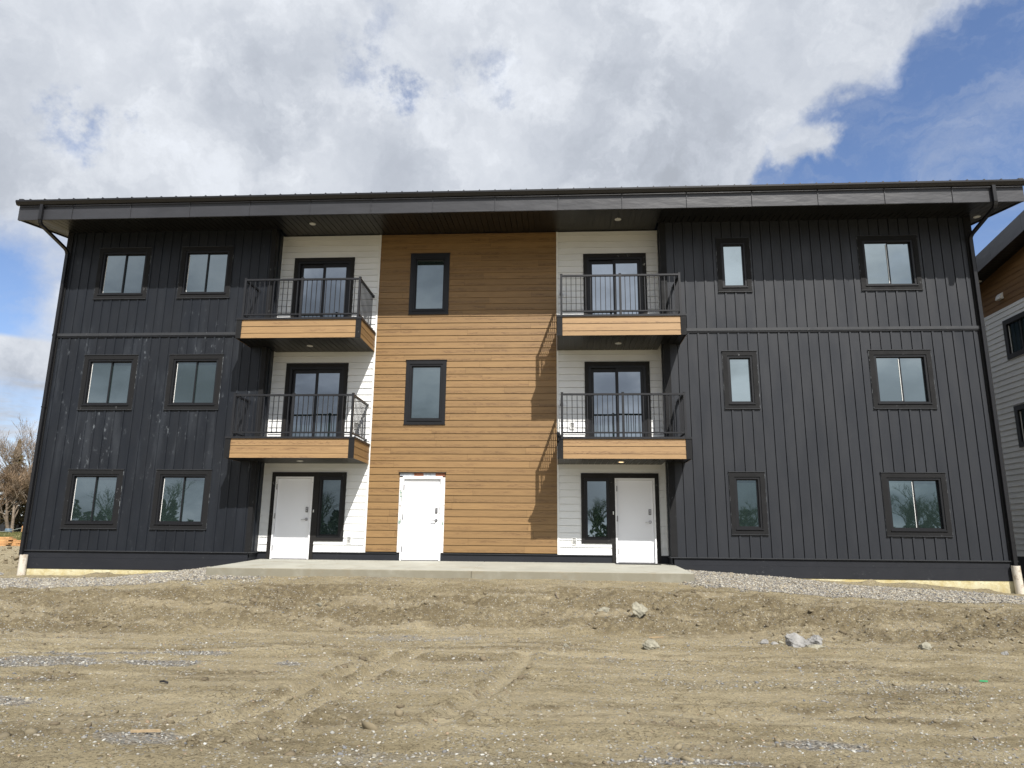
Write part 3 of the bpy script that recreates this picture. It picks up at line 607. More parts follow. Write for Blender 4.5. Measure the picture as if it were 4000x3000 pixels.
# downspouts
for X in (-13.575, 11.00):
    d = MB().tube([(X, -1.262, 9.23), (X, -1.262, 8.80), (X, -1.235, 8.72), (X, -1.19, 8.675), (X, -.20, 8.43), (X, -.12, 8.385), (X, -.078, 8.30), (X, -.078, .03)], 0, rect=(.082, .066)).build('downspout', m_gutter, roof)
    B('wall_strap', m_gutter, roof, (X - .048, X + .048, -.118, -.026, 3.9, 3.935), (X - .048, X + .048, -.118, -.026, .6, .62), (X - .048, X + .048, -.118, -.046, 5.93, 5.955))
    mb = MB()
    for k in range(6):
        t = k / 5; yy = -1.262 + .075 * t; zz = 8.80 - .13 * t ** .8
        mb.box(X - .045, X + .045, yy - .042, yy + .03, zz - .006, zz + .006)
    mb.build('elbow_crimp', m_gutter, d)
# recessed lights
def light(x, yy, z, m=m_lamp):
    k = MB().tube([(x, yy, z + .01), (x, yy, z - .012)], .085, 24).build('recessed_light', m_lamp, bld)
    MB().tube([(x, yy, z - .0122), (x, yy, z - .016)], .062, 24).build('lens', m, k)
light(-6.435, -.411, sz(-.411)); light(1.861, -.338, sz(-.338)); light(11.42, .2, rz(.2) + .028)
# ---- balconies
YR = -.86
def balcony(x0, x1, ctop, cbot, side, label):
    """side: +1 when the free end is on the right (left balcony), -1 mirrored"""
    lx = LI if side > 0 else RI
    inner = x1 if side > 0 else x0; outer = x0 if side > 0 else x1
    fz0, fz1 = cbot, ctop - .045
    b = MB()
    # deck slab with membrane, fills the recess
    b.box(x0 + .03, x1 - .03, -.90, -.003, ctop - .06, ctop - .008)
    bx0, bx1 = (LI + .03, x1 - .03) if side > 0 else (x0 + .03, RI - .03)
    b.box(bx0, bx1, -.003, YC - .02, ctop - .06, ctop - .008)
    b = b.build('balcony', m_mat, bld); b['label'] = label
    cap = MB(); cap.box(x0 - .012, x1 + .012, -.952, -.86, ctop - .022, ctop); cap.box(x0 - .012, x1 + .012, -.952, -.935, ctop - .05, ctop - .022)
    for xx, e in ((x0, YC - .035 if side < 0 else -.001), (x1, YC - .035 if side > 0 else -.001)):
        a, c = (xx - .012, xx + .06) if xx == x0 else (xx - .06, xx + .012)
        cap.box(a, c, -.8595, e, ctop - .022, ctop)
        a, c = (xx - .012, xx + .003) if xx == x0 else (xx - .003, xx + .012)
        cap.box(a, c, -.934, e, ctop - .05, ctop - .0222)
    cap.build('cap_flashing', m_rail, b)
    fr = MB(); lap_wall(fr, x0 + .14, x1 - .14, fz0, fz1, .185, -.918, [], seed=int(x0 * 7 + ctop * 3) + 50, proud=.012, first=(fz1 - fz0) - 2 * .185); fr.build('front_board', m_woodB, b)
    B('board_backing', m_frame, b, (x0 + .01, x1 - .01, -.914, -.885, fz0 + .004, fz1 - .001))
    for (a, c) in ((x0, x0 + .139), (x1 - .139, x1)): B('corner_board', m_trim, b, (a, c, -.94, -.915, fz0 - .004, fz1))
    for xx, e in ((x0, YC - .02 if side < 0 else -.002), (x1, YC - .02 if side > 0 else -.002)):
        s = MB(); z = fz0; kk = 0
        while z < fz1 - .01:
            zt = min(z + (.185 if kk else (fz1 - fz0) - 2 * .185), fz1); kk += 1; sg = -1 if xx == x0 else 1; s.cur = random.random()
            xa = xx + sg * .004 - sg * .010; xb = xx - sg * .012
            s.quad((xx - sg * .002, -.914, z), (xx - sg * .002, e, z), (xx - sg * .010, e, zt), (xx - sg * .010, -.914, zt))
            s.quad((xx - sg * .002, -.914, z), (xx - sg * .002, e, z), (xx - sg * .014, e, z), (xx - sg * .014, -.914, z))
            z = zt
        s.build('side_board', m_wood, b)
        B('board_backing', m_frame, b, (min(xx - (1 if xx == x1 else -1) * .03, xx - (1 if xx == x1 else -1) * .0145), max(xx - (1 if xx == x1 else -1) * .03, xx - (1 if xx == x1 else -1) * .0145), -.884, e, fz0 + .004, fz1 - .002))
    s = MB(); x = x0 + .012
    while x < x1 - .013:
        x2 = min(x + .158, x1 - .012); e = YC - .004 if ((side > 0 and x > LI - .001) or (side < 0 and x2 < RI + .001)) else -.004
        zb = fz0 + .012
        s.quad((x, -.884, zb), (x2 - .012, -.884, zb), (x2 - .012, e, zb), (x, e, zb)); s.quad((x2 - .012, -.884, zb + .011), (x2, -.884, zb + .011), (x2, e, zb + .011), (x2 - .012, e, zb + .011))
        s.quad((x2 - .012, -.884, zb), (x2 - .012, -.884, zb + .011), (x2 - .012, e, zb + .011), (x2 - .012, e, zb))
        x = x2
    s.build('balcony_soffit', m_soffit, b)
    # railing
    zt = ctop + 1.085; pxs = [x0 + .115, (x0 + x1) / 2 - .0, x1 - .115]
    for px in pxs:
        B('post', m_rail, b, (px - .027, px + .027, YR - .027, YR + .027, ctop, ctop + 1.10), (px - .031, px + .031, YR - .031, YR + .031, ctop + 1.10, ctop + 1.115), (px - .045, px + .045, YR - .045, YR + .045, ctop, ctop + .008))
    for a, c in ((pxs[0] + .027, pxs[1] - .027), (pxs[1] + .027, pxs[2] - .027)):
        B('top_rail', m_rail, b, (a, c, YR - .027, YR + .027, zt - .045, zt)); B('bottom_rail', m_rail, b, (a, c, YR - .018, YR + .018, ctop + .095, ctop + .13))
    ends = []
    for px, wall in ((pxs[0], YC if side < 0 else 0.0), (pxs[2], YC if side > 0 else 0.0)):
        B('top_rail', m_rail, b, (px - .027, px + .027, YR + .027, wall - .04, zt - .045, zt)); B('bottom_rail', m_rail, b, (px - .018, px + .018, YR + .027, wall - .04, ctop + .095, ctop + .13))
        B('wall_bracket', m_rail, b, (px - .034, px + .034, wall - .055, wall - .033, zt - .06, zt + .012)); B('wall_bracket', m_rail, b, (px - .03, px + .03, wall - .055, wall - .033, ctop + .08, ctop + .145))
        ends.append((px, wall))
    base = MB().box(-.0085, .0085, -.0085, .0085, 0, .91); base = base.build('baluster', m_rail, b); base.location = Vector((0, 0, 0))
    spots = []
    for a, c in ((pxs[0], pxs[1]), (pxs[1], pxs[2])):
        for k in range(1, 12): spots.append((a + (c - a) * k / 12, YR))
    for px, wall in ends:
        n = round((wall - YR) / .122)
        for k in range(1, n): spots.append((px, YR + (wall - .03 - YR) * k / n))
    for k, (sx_, sy_) in enumerate(spots):
        q = base if k == 0 else base.copy()
        if k: scene.collection.objects.link(q)
        q.parent = b; q.location = Vector((sx_, sy_, ctop + .13)) - WLOC[b.name]
    if side > 0: light((-6.376 if ctop > 4 else -6.415), -.10, fz0 + .015)
    else: light(1.815, -.13, fz0 + .015, m_lit if ctop < 4 else m_lamp)
    return b
bUL = balcony(-8.05, -4.775, 6.09, 5.551, 1, 'upper left balcony with a wood grain side face')
bLL = balcony(-8.05, -4.775, 3.00, 2.472, 1, 'lower left balcony above the left entrance')
bUR = balcony(.222, 3.43, 6.09, 5.551, -1, 'upper right balcony')
bLR = balcony(.222, 3.43, 3.00, 2.472, -1, 'lower right balcony with a small camera on its left corner')
sc_ = MB().box(.20, .32, -1.02, -.955, 3.0, 3.03); sc_.tube([(.235, -1.05, 3.06), (.25, -.96, 3.07)], .045, 14); sc_.box(.235, .27, -.985, -.953, 2.90, 3.0)
sc_ = sc_.build('security_camera', m_frame, bLR)
# ------------------------------------------------------------------ neighbour building (side wall seen beyond the right corner)
XN = 14.8
nb_ = empty('neighbouring_apartment_building', (XN + 6, 0, -.6)); tag(nb_, 'neighbouring apartment building with white side wall and brown wood grain gable at the right edge', 'building')
NY0, NY1 = -3.2, 8.3
def nrz(y): return 9.249 + (6.0 - y) * .156      # underside of rake fascia
def nso(y): return nrz(y) - .04
nh = [(5.08 - 1.53 + .1, 5.08 - .1, 6.36 + .1, 7.66 - .1), (5.13 - 1.53 + .1, 5.13 - .1, 3.53 + .1, 4.85 - .1)]
mb = MB(); lap_wall(mb, NY0, NY1, .18, 8.085, .181, XN, [(h[0], h[1], h[2], h[3]) for h in nh], along='y', seed=5); mb.build('white_lap_siding', m_whiteN, nb_)
mb = MB(); z = 8.085; rr = random.Random(5)
while z < 11.2:
    mb.cur = rr.random()
    # clip each course against the sloping soffit
    yend = min(NY1, 6.0 - (z + .181 - 9.249 - .03) / .156) if z + .181 > nso(NY1) else NY1
    if yend > NY0: mb.quad((XN - .015, NY0, z), (XN - .015, yend, z), (XN - .002, yend, z + .181), (XN - .002, NY0, z + .181)); mb.quad((XN - .015, NY0, z), (XN - .015, yend, z), (XN + .004, yend, z), (XN + .004, NY0, z))
    z += .181
mb.quad((XN + .003, NY0, 8.0), (XN + .003, NY1, 8.0), (XN + .003, NY1, nrz(NY1) + .2), (XN + .003, NY0, nrz(NY0) + .2))
mb.build('wood_grain_siding', m_woodN, nb_)
B('base_board', m_base, nb_, (XN + .005, XN + .1, NY0, NY1, -.7, .178)); B('front_wall', m_whiteN, nb_, (XN + .1, XN + 14, NY0, NY0 + .1, -.7, 10.6)); B('rear_wall', m_whiteN, nb_, (XN + .1, XN + 14, NY1 - .1, NY1, -.7, 9.2))
mb = MB(); NX = XN - .55
for (a, b) in [(NY1 + .9 - 1.62 * k, NY1 + .9 - 1.62 * (k + 1) + .006) for k in range(8)]:
    i = len(mb.v)
    for xx in (NX - .02, NX + .01): mb.v += [(xx, a, nrz(a)), (xx, b, nrz(b)), (xx, b, nrz(b) + .565), (xx, a, nrz(a) + .565)]
    for f in ((0, 1, 2, 3), (7, 6, 5, 4), (0, 4, 5, 1), (1, 5, 6, 2), (2, 6, 7, 3), (3, 7, 4, 0)): mb.f.append(tuple(i + q for q in f)); mb.a.append(.5)
rN = MB(); a, b = NY1 + .9, NY0 - .9
rN.quad((NX, a, nrz(a) + .54), (XN + 15, a, nrz(a) + .54), (XN + 15, b, nrz(b) + .54), (NX, b, nrz(b) + .54)); rN = rN.build('roof', m_roof, nb_)
mb.build('rake_fascia', m_fascia, rN)
mb = MB(); k = NY1 + .9
while k > NY0 - .9:
    mb.quad((NX + .01, k, nrz(k) + .03), (XN + .02, k, nrz(k) + .03), (XN + .02, k - .146, nrz(k - .146) + .03), (NX + .01, k - .146, nrz(k - .146) + .03))
    mb.quad((NX + .01, k - .146, nrz(k) + .05), (XN + .02, k - .146, nrz(k) + .05), (XN + .02, k - .158, nrz(k) + .05), (NX + .01, k - .158, nrz(k) + .05)); k -= .158
mb.build('soffit', m_soffit, rN)
for h in nh:
    y0_, y1_, z0_, z1_ = h[0] - .1, h[1] + .1, h[2] - .1, h[3] + .1
    w = MB(); 
    for (p, q, c, d) in ((y0_, y0_ + .16, z0_, z1_), (y1_ - .16, y1_, z0_, z1_), (y0_ + .16, y1_ - .16, z0_, z0_ + .16), (y0_ + .16, y1_ - .16, z1_ - .16, z1_)): w.box(XN - .04, XN + .08, p, q, c, d)
    w.box(XN + .01, XN + .05, (y0_ + y1_) / 2 - .03, (y0_ + y1_) / 2 + .03, z0_ + .16, z1_ - .16)
    w = w.build('window', m_frame, nb_)
    B('pane', m_glassN, w, (XN + .03, XN + .034, y0_ + .15, (y0_ + y1_) / 2 - .031, z0_ + .15, z1_ - .15)); B('pane', m_glassN, w, (XN + .03, XN + .034, (y0_ + y1_) / 2 + .031, y1_ - .15, z0_ + .15, z1_ - .15))
    B('lit_frame_edge', m_vinyl, w, (XN + .016, XN + .0295, y1_ - .20, y1_ - .175, z0_ + .17, z1_ - .2))
v = MB(); vy, vz = 5.0, 8.50
v.prism([(XN - .002, vz - .11), (XN - .13, vz - .11), (XN - .13, vz - .07), (XN - .10, vz + .02), (XN - .04, vz + .09), (XN - .002, vz + .11)], vy - .12, vy + .12, 'y')
v.build('vent_hood', m_vinyl, nb_)
MB().tube([(XN - .17, 5.77, nrz(5.77) + .03), (XN - .17, 5.77, nrz(5.77) + .008)], .085, 20).build('recessed_light', m_lamp, nb_)

# ------------------------------------------------------------------ ground
def vnoise(x, y, seed):
    xi = np.floor(x).astype(np.int64); yi = np.floor(y).astype(np.int64); fx = x - xi; fy = y - yi
    fx = fx * fx * (3 - 2 * fx); fy = fy * fy * (3 - 2 * fy)
    def h(a, b):
        n = (a * 374761393 + b * 668265263 + seed * 1442695041) & 0x7fffffff; n = ((n ^ (n >> 13)) * 1274126177) & 0x7fffffff
        return ((n ^ (n >> 16)) & 0xffff) / 65535.0
    return (h(xi, yi) * (1 - fx) + h(xi + 1, yi) * fx) * (1 - fy) + (h(xi, yi + 1) * (1 - fx) + h(xi + 1, yi + 1) * fx) * fy
def fbm(x, y, seed, o=4, g_=.5):
    s = 0; a = 1; t = 0
    for k in range(o): s = s + a * vnoise(x * 2 ** k, y * 2 ** k, seed + k * 17); t += a; a *= g_
    return s / t
def sstep(a, b, x): t = np.clip((x - a) / (b - a), 0, 1); return t * t * (3 - 2 * t)
def polydist(x, y, pts):
    d = np.full(x.shape, 1e9); sd_ = np.zeros(x.shape); tt = np.zeros(x.shape)
    for i in range(len(pts) - 1):
        ax, ay = pts[i]; bx, by = pts[i + 1]; dx, dy = bx - ax, by - ay; L2 = dx * dx + dy * dy
        t = np.clip(((x - ax) * dx + (y - ay) * dy) / L2, 0, 1); q = np.hypot(x - ax - t * dx, y - ay - t * dy)
        m = q < d; d = np.where(m, q, d); tt = np.where(m, (i + t) / (len(pts) - 1), tt)
    return d, tt
TRACKS = [[(-3.1, -12.6), (-2.55, -11.0), (-2.38, -9.9), (-2.26, -8.8), (-2.11, -7.8), (-1.9, -7.0)], [(-2.5, -12.6), (-2.15, -11.1), (-2.05, -10.1), (-1.95, -8.95), (-1.8, -8.0), (-1.55, -7.1)],
          [(-1.0, -12.0), (-.6, -10.5), (-.37, -9.4), (-.25, -8.2), (-.2, -6.7)],
          [(1.0, -10.9), (3.0, -10.5), (5.2, -10.45), (9.0, -10.9)], [(-2.0, -11.2), (1.2, -10.7), (4.0, -11.1), (9.0, -11.6)], [(-9, -8.2), (-5, -7.9), (-1.5, -7.2), (2.0, -7.5), (9, -8.0)]]
kx = [-16, -13.4, -12, -10, -7, -5, 0, 3, 5, 7, 9.5, 13]
def prof(x):
    ytop = np.interp(x, kx, [-4.1, -4.0, -4.0, -3.9, -3.6, -3.3, -3.0, -3.2, -3.5, -3.7, -3.9, -4.2])
    ztop = np.interp(x, kx, [-.64, -.62, -.62, -.58, -.44, -.35, -.34, -.40, -.50, -.55, -.60, -.66])
    ybas = np.interp(x, kx, [-7.3, -7.1, -7.1, -6.9, -6.2, -5.7, -5.1, -5.8, -6.3, -6.6, -6.9, -7.2])
    zwal = np.interp(x, [-16, -13.4, -12, -10.7, -9.4, -8.4, -7.4, -6, 2.6, 3.2, 4.67, 7.07, 9.4, 10.8, 13], [-.50, -.46, -.45, -.41, -.31, -.18, -.15, -.17, -.17, -.11, -.22, -.355, -.43, -.57, -.60])
    return ytop, ztop, ybas, zwal
def H(x, y):
    x = np.asarray(x, float); y = np.asarray(y, float)
    ytop, ztop, ybas, zwal = prof(x)
    ytop = ytop + (fbm(x * .8, y * 0 + 3.3, 5) - .5) * .9; ybas = ybas + (fbm(x * .9, y * 0 + 9.1, 6) - .5) * 1.2
    t1 = np.clip(-y / -ytop, 0, 1)
    z = zwal + (ztop - zwal) * np.clip(t1, 0, 1) ** np.where((x > -8) & (x < 3.2), 1.9, 1.2)
    z = np.where(y > 0, zwal + (-.5 - zwal) * sstep(0, 6, y), z)
    t2 = np.clip((ytop - y) / (ytop - ybas), 0, 1)
    s2 = t2 * t2 * (3 - 2 * t2) * .55 + t2 * .45
    z = np.where(y < ytop, ztop + (-1.0 - ztop) * s2, z)
    slope = np.clip(t2 * (1 - t2) * 4, 0, 1)
    near = np.clip((46 - np.abs(x)) / 8, 0, 1)
    flat = (y < ytop).astype(float)
    z = z + (fbm(x * 2.2, y * 2.2, 21, 4) - .5) * ((.03 + .22 * slope + .025 * flat) * (.35 + .65 * sstep(-.2, -1.4, y))) * near
    z = z + (fbm(x * 8.0, y * 8.0, 31, 3, .6) - .5) * (.030 + .115 * slope) * near + (fbm(x * 15.0, y * 12.0, 37, 2, .6) - .5) * (.016 + .02 * slope) * near * (y < -2.4)
    z = z + (fbm(x * .5, y * 1.0, 41, 3) - .5) * .10 * flat * near
    # crumbly lip at the top of the bank
    lip = np.exp(-((y - ytop + .12) / .16) ** 2); z = z + lip * (fbm(x * 3.2, y * 3.2, 77) - .42) * .14 * near
    mound = np.exp(-(((x + 11.3) / 1.0) ** 2 + ((y + 4.15) / .45) ** 2)); z = z + mound * (.13 + .1 * (fbm(x * 5, y * 5, 8) - .5))
    # clods against the foundation
    for (mx, my, r_, h_) in ((7.6, -.15, .18, .09), (8.5, -.2, .5, .06), (-11.3, -.18, .4, .08), (10.2, -.2, .2, .05)):
        z = z + np.exp(-(((x - mx) / r_) ** 2 + ((y - my) / .16) ** 2)) * h_ * (.5 + fbm(x * 9, y * 9, 12))
    # tyre tracks
    for k, T in enumerate(TRACKS):
        d, tt = polydist(x, y, T); w = .085 if k < 3 else .11
        fade = sstep(0, .15, tt) * (1 - sstep(.82, 1, tt)); amp = (.045 if k < 3 else .022) * fade * (.35 + .9 * fbm(x * 1.3, y * 1.3, 60 + k))
        z = z - amp * np.exp(-(d / w) ** 2) + amp * .9 * np.exp(-((d - 2.1 * w) / (w * .7)) ** 2) * (.4 + 1.2 * fbm(x * 7, y * 7, 51))
    z = z + (fbm(x * .45 + y * .12, y * 4.5, 91, 4) - .5) * .055 * flat * near
    far = np.clip((46 - np.abs(x)) / 8, 0, 1) * sstep(0, 3, y); z = z + far * ((fbm(x * .9, y * .5, 95, 4) - .5) * .45)
    cut = np.exp(-((x * .25 + y + 9.9 + (fbm(x * .7, y * .7, 90) - .5) * .8) / .10) ** 2); z = z - cut * .0
    return z
def gravel_mask(x, y):
    ytop, ztop, ybas, zwal = prof(x); n = fbm(x * 1.6, y * 1.6, 101, 4)
    m = np.zeros(x.shape)
    edge_l = np.interp(x, [-16, -12, -9, -6.8, -6, -5], [-3.7, -3.3, -3.0, -2.8, -2.6, -2.4]); back_l = np.interp(x, [-14, -10.6, -9.4, -8, -6], [-.9, -.9, -.25, .0, .0])
    g1 = sstep(0, .25, y - edge_l + (n - .5) * .9) * sstep(0, .15, back_l - y + (n - .5) * .3) * sstep(-5.6, -7.0, x)
    edge_r = np.interp(x, [2.5, 3.4, 5, 7, 9, 13], [-2.5, -2.8, -3.0, -3.2, -3.3, -3.6]); back_r = np.interp(x, [2.5, 5.6, 6.8, 9.2, 10.8, 14], [.0, .0, -.8, -1.2, -1.7, -1.9])
    g2 = sstep(0, .2, y - edge_r + (n - .5) * .7) * sstep(0, .2, back_r - y + (n - .5) * .4) * sstep(2.4, 3.3, x - (y + 2.5) * .15 * (y < -2.3))
    g3 = .38 * sstep(.0, .3, y - ytop) * (x > -7.5) * (x < 4) * (y < -2.2)
    m = np.maximum.reduce([g1, g2, g3 * sstep(.4, .6, n)])
    for (cx_, cy_, rx, ry, a) in ((-6.5, -8.85, 1.5, .34, .9), (-6.9, -8.2, 1.2, .14, .7), (-5.0, -8.15, 1.0, .16, .7), (-4.85, -8.72, .55, .26, .9), (-3.2, -8.62, .32, .22, .95), (-5.3, -9.9, .8, .2, .4), (-5.3, -10.95, .6, .20, .75),
                               (-3.05, -12.0, .5, .28, .6), (2.3, -11.75, .45, .22, .7), (.9, -12.25, .7, .2, .8), (.9, -7.6, .8, .3, .35), (3.6, -9.2, 2.5, .35, .35), (-.7, -8.9, .7, .25, .35), (-2.2, -6.0, 1.3, .35, .45), (-1.0, -12.3, .8, .3, .4), (-5.2, -7.0, 1.6, .3, .35)):
        q = ((x - cx_) / rx) ** 2 + ((y - cy_) / ry) ** 2 + (n - .5) * 2.6
        m = np.maximum(m, a * sstep(1.15, .3, q))
    return np.clip(m, 0, 1)
def damp_mask(x, y):
    ytop, ztop, ybas, zwal = prof(x); t2 = (ytop - y) / (ytop - ybas)
    m = sstep(-.08, .12, t2) * (1 - sstep(.75, 1.15, t2)) * (.55 + .6 * (fbm(x * 1.4, y * 2, 71) - .3))
    m = np.maximum(m, sstep(.56, .68, fbm(x * .55, y * 1.7, 66, 5, .6)) * .55 * (y < ytop))
    for k, T in enumerate(TRACKS):
        d, tt = polydist(x, y, T); m = np.maximum(m, .85 * np.exp(-((d - .17) / .06) ** 2) * sstep(0, .2, tt) * (1 - sstep(.7, 1, tt)) * sstep(.42, .62, fbm(x * 4, y * 4, 80 + k)))
        m = m * (1 - .75 * np.exp(-(d / .07) ** 2) * sstep(0, .1, tt) * (1 - sstep(.8, 1, tt)))
    for (cx_, cy_, r_) in ((.0, -3.55, .45), (1.5, -3.95, .4), (-10.6, -5.6, .6), (-4.2, -4.1, .9), (-.55, -10.2, .35), (4.8, -10.6, .6), (6.2, -11, .9)):
        m = np.maximum(m, .95 * np.exp(-(((x - cx_) / r_) ** 2 + ((y - cy_) / (r_ * .35)) ** 2)) * (.4 + fbm(x * 5, y * 5, 19)))
    return np.clip(m, 0, 1)
def axis(fine0, fine1, st, lo, hi):
    mid = np.arange(fine0, fine1 + 1e-6, st); a = [fine0]; s = st
    while a[-1] > lo: s *= 1.25; a.append(a[-1] - s)
    b = [fine1]; s = st
    while b[-1] < hi: s *= 1.25; b.append(b[-1] + s)
    return np.array(a[:0:-1] + list(mid) + b[1:])
gx = axis(-15, 13.5, .035, -900, 900); gy = np.concatenate([axis(-12.8, -2.2, .032, -900, -2.3)[:-1], axis(-2.2, .15, .05, -2.21, 1200)])
gy = np.unique(np.round(gy, 4)); gy = gy[np.concatenate([[True], np.diff(gy) > .012])]
X, Y = np.meshgrid(gx, gy); Z = H(X, Y)
me = bpy.data.meshes.new('dirt_ground'); nx, ny = len(gx), len(gy)
me.vertices.add(nx * ny); me.vertices.foreach_set('co', np.stack([X, Y, Z], -1).astype(np.float32).ravel())
idx = np.arange(nx * ny).reshape(ny, nx); qd = np.stack([idx[:-1, :-1], idx[:-1, 1:], idx[1:, 1:], idx[1:, :-1]], -1).reshape(-1, 4)
me.loops.add(qd.size); me.loops.foreach_set('vertex_index', qd.ravel().astype(np.int32)); me.polygons.add(len(qd))
me.polygons.foreach_set('loop_start', (np.arange(len(qd)) * 4).astype(np.int32)); me.polygons.foreach_set('use_smooth', np.ones(len(qd), bool)); me.update(calc_edges=True)
def pale_mask(x, y):
    ytop, ztop, ybas, zwal = prof(x); m = sstep(.52, .66, fbm(x * .45 + y * .12, y * 4.5, 191, 4)) * .6 * (y < ytop)
    for k, T in enumerate(TRACKS):
        d, tt = polydist(x, y, T); m = np.maximum(m, np.exp(-(d / (.085 if k < 3 else .12)) ** 2) * sstep(0, .12, tt) * (1 - sstep(.85, 1, tt)) * (.55 + .6 * fbm(x * 3, y * 3, 33)))
    return np.clip(m, 0, 1)
for nm, arr in (('gravel', gravel_mask(X, Y)), ('damp', damp_mask(X, Y)), ('pale', pale_mask(X, Y))):
    me.attributes.new(nm, 'FLOAT', 'POINT').data.foreach_set('value', arr.astype(np.float32).ravel())
def f_ground(q, P, bs, c):
    ga = q.new('ShaderNodeAttribute', attribute_name='gravel').outputs['Fac']; da = q.new('ShaderNodeAttribute', attribute_name='damp').outputs['Fac']
    n1 = q.noise(q.scale(P, (1, 1.6, 1)), .9, 7, .68); n2 = q.noise(P, 6.0, 7, .7); n3 = q.noise(P, 38.0, 4, .7)
    a = q.mix(q.ramp(n1, .3, .7), (.245, .203, .122), (.345, .294, .188))
    a = q.mix(q.math('MULTIPLY', q.ramp(n2, .5, .72), .5), a, (.135, .111, .070))
    a = q.mix(q.math('MULTIPLY', q.ramp(n3, .52, .64), .8), a, (.085, .068, .042))
    dd = q.math('MULTIPLY', da, q.ramp(q.noise(P, 10.0, 6, .72), .30, .56))
    a = q.mix(q.math('MULTIPLY', dd, .95), a, (.100, .077, .045))
    pa = q.new('ShaderNodeAttribute', attribute_name='pale').outputs['Fac']
    a = q.mix(q.math('MULTIPLY', pa, .6), a, (.40, .345, .235))
    vo = q.new('ShaderNodeTexVoronoi'); q.put(vo.inputs['Vector'], P); vo.inputs['Scale'].default_value = 34.0
    sp = q.new('ShaderNodeSeparateColor'); q.put(sp.inputs[0], vo.outputs['Color'])
    peb = q.mix(sp.outputs[0], (.13, .13, .125), (.36, .355, .33)); peb = q.mix(q.math('MULTIPLY', sp.outputs[1], .5), peb, (.26, .20, .13))
    # sparse pebbles everywhere, dense ones where the gravel lies
    dens = q.ramp(q.noise(q.scale(P, (.6, 1.4, 1)), 1.3, 4, .6), .35, .68, .92, .66)
    sparse = q.math('MULTIPLY', q.math('GREATER_THAN', sp.outputs[2], dens), q.ramp(vo.outputs['Distance'], .48, .30))
    v2 = q.new('ShaderNodeTexVoronoi'); q.put(v2.inputs['Vector'], P); v2.inputs['Scale'].default_value = 17.0
    s2 = q.new('ShaderNodeSeparateColor'); q.put(s2.inputs[0], v2.outputs['Color'])
    big = q.math('MULTIPLY', q.math('GREATER_THAN', s2.outputs[0], .90), q.ramp(v2.outputs['Distance'], .34, .22))
    clod = q.math('MULTIPLY', q.ramp(q.noise(P, 17.0, 5, .75, .6), .55, .64), q.ramp(q.noise(q.scale(P, (.8, 1.5, 1)), 2.3, 4, .6), .42, .62))
    a = q.mix(q.math('MULTIPLY', clod, .7), a, (.095, .073, .043))
    ck = q.new('ShaderNodeTexVoronoi', feature='DISTANCE_TO_EDGE'); q.put(ck.inputs['Vector'], q.vec('ADD', P, q.vec('SCALE', q.noise(P, 6.0, 3, .6, color=True), scale=.12))); ck.inputs['Scale'].default_value = 6.5
    crack = q.math('MULTIPLY', q.ramp(ck.outputs['Distance'], .035, .008), q.ramp(q.noise(P, 1.1, 4, .6), .48, .60))
    a = q.mix(q.math('MULTIPLY', crack, .65), a, (.085, .065, .04))
    a = q.mix(q.math('MULTIPLY', sparse, .85), a, q.mix(sp.outputs[0], (.16, .155, .14), (.46, .44, .38)))
    a = q.mix(q.math('MULTIPLY', big, .8), a, q.mix(s2.outputs[1], (.18, .17, .15), (.44, .42, .37)))
    return q.mix(q.ramp(q.math('ADD', ga, q.math('MULTIPLY', q.math('SUBTRACT', n2, .5), .5)), .25, .7, 0, .92), a, peb)
def b_ground(q, P):
    vo = q.new('ShaderNodeTexVoronoi'); q.put(vo.inputs['Vector'], P); vo.inputs['Scale'].default_value = 34.0
    ga = q.new('ShaderNodeAttribute', attribute_name='gravel').outputs['Fac']
    h = q.math('ADD', q.math('MULTIPLY', q.noise(P, 14.0, 7, .75), 1.0), q.math('MULTIPLY', q.noise(P, 60.0, 4, .7), .35))
    return q.math('SUBTRACT', h, q.math('MULTIPLY', q.math('MULTIPLY', vo.outputs['Distance'], ga), 1.2)), .065
m_ground = mat('dry_dirt', (.2, .15, .1), .95, .15, fn=f_ground, bump=b_ground)
me.materials.append(m_ground); go = bpy.data.objects.new('ground', me); scene.collection.objects.link(go); tag(go, kind='structure')

# stones as real little meshes
t_ = (1 + 5 ** .5) / 2
ICO = np.array([(-1, t_, 0), (1, t_, 0), (-1, -t_, 0), (1, -t_, 0), (0, -1, t_), (0, 1, t_), (0, -1, -t_), (0, 1, -t_), (t_, 0, -1), (t_, 0, 1), (-t_, 0, -1), (-t_, 0, 1)]) / math.sqrt(1 + t_ * t_)
ICF = np.array([(0, 11, 5), (0, 5, 1), (0, 1, 7), (0, 7, 10), (0, 10, 11), (1, 5, 9), (5, 11, 4), (11, 10, 2), (10, 7, 6), (7, 1, 8), (3, 9, 4), (3, 4, 2), (3, 2, 6), (3, 6, 8), (3, 8, 9), (4, 9, 5), (2, 4, 11), (6, 2, 10), (8, 6, 7), (9, 8, 1)])
PAL = np.array([(.22, .215, .20), (.29, .285, .265), (.36, .355, .325), (.15, .155, .16), (.32, .295, .235), (.43, .43, .40), (.25, .225, .18), (.20, .21, .225)])
PALT = PAL * np.array([.86, .82, .76])
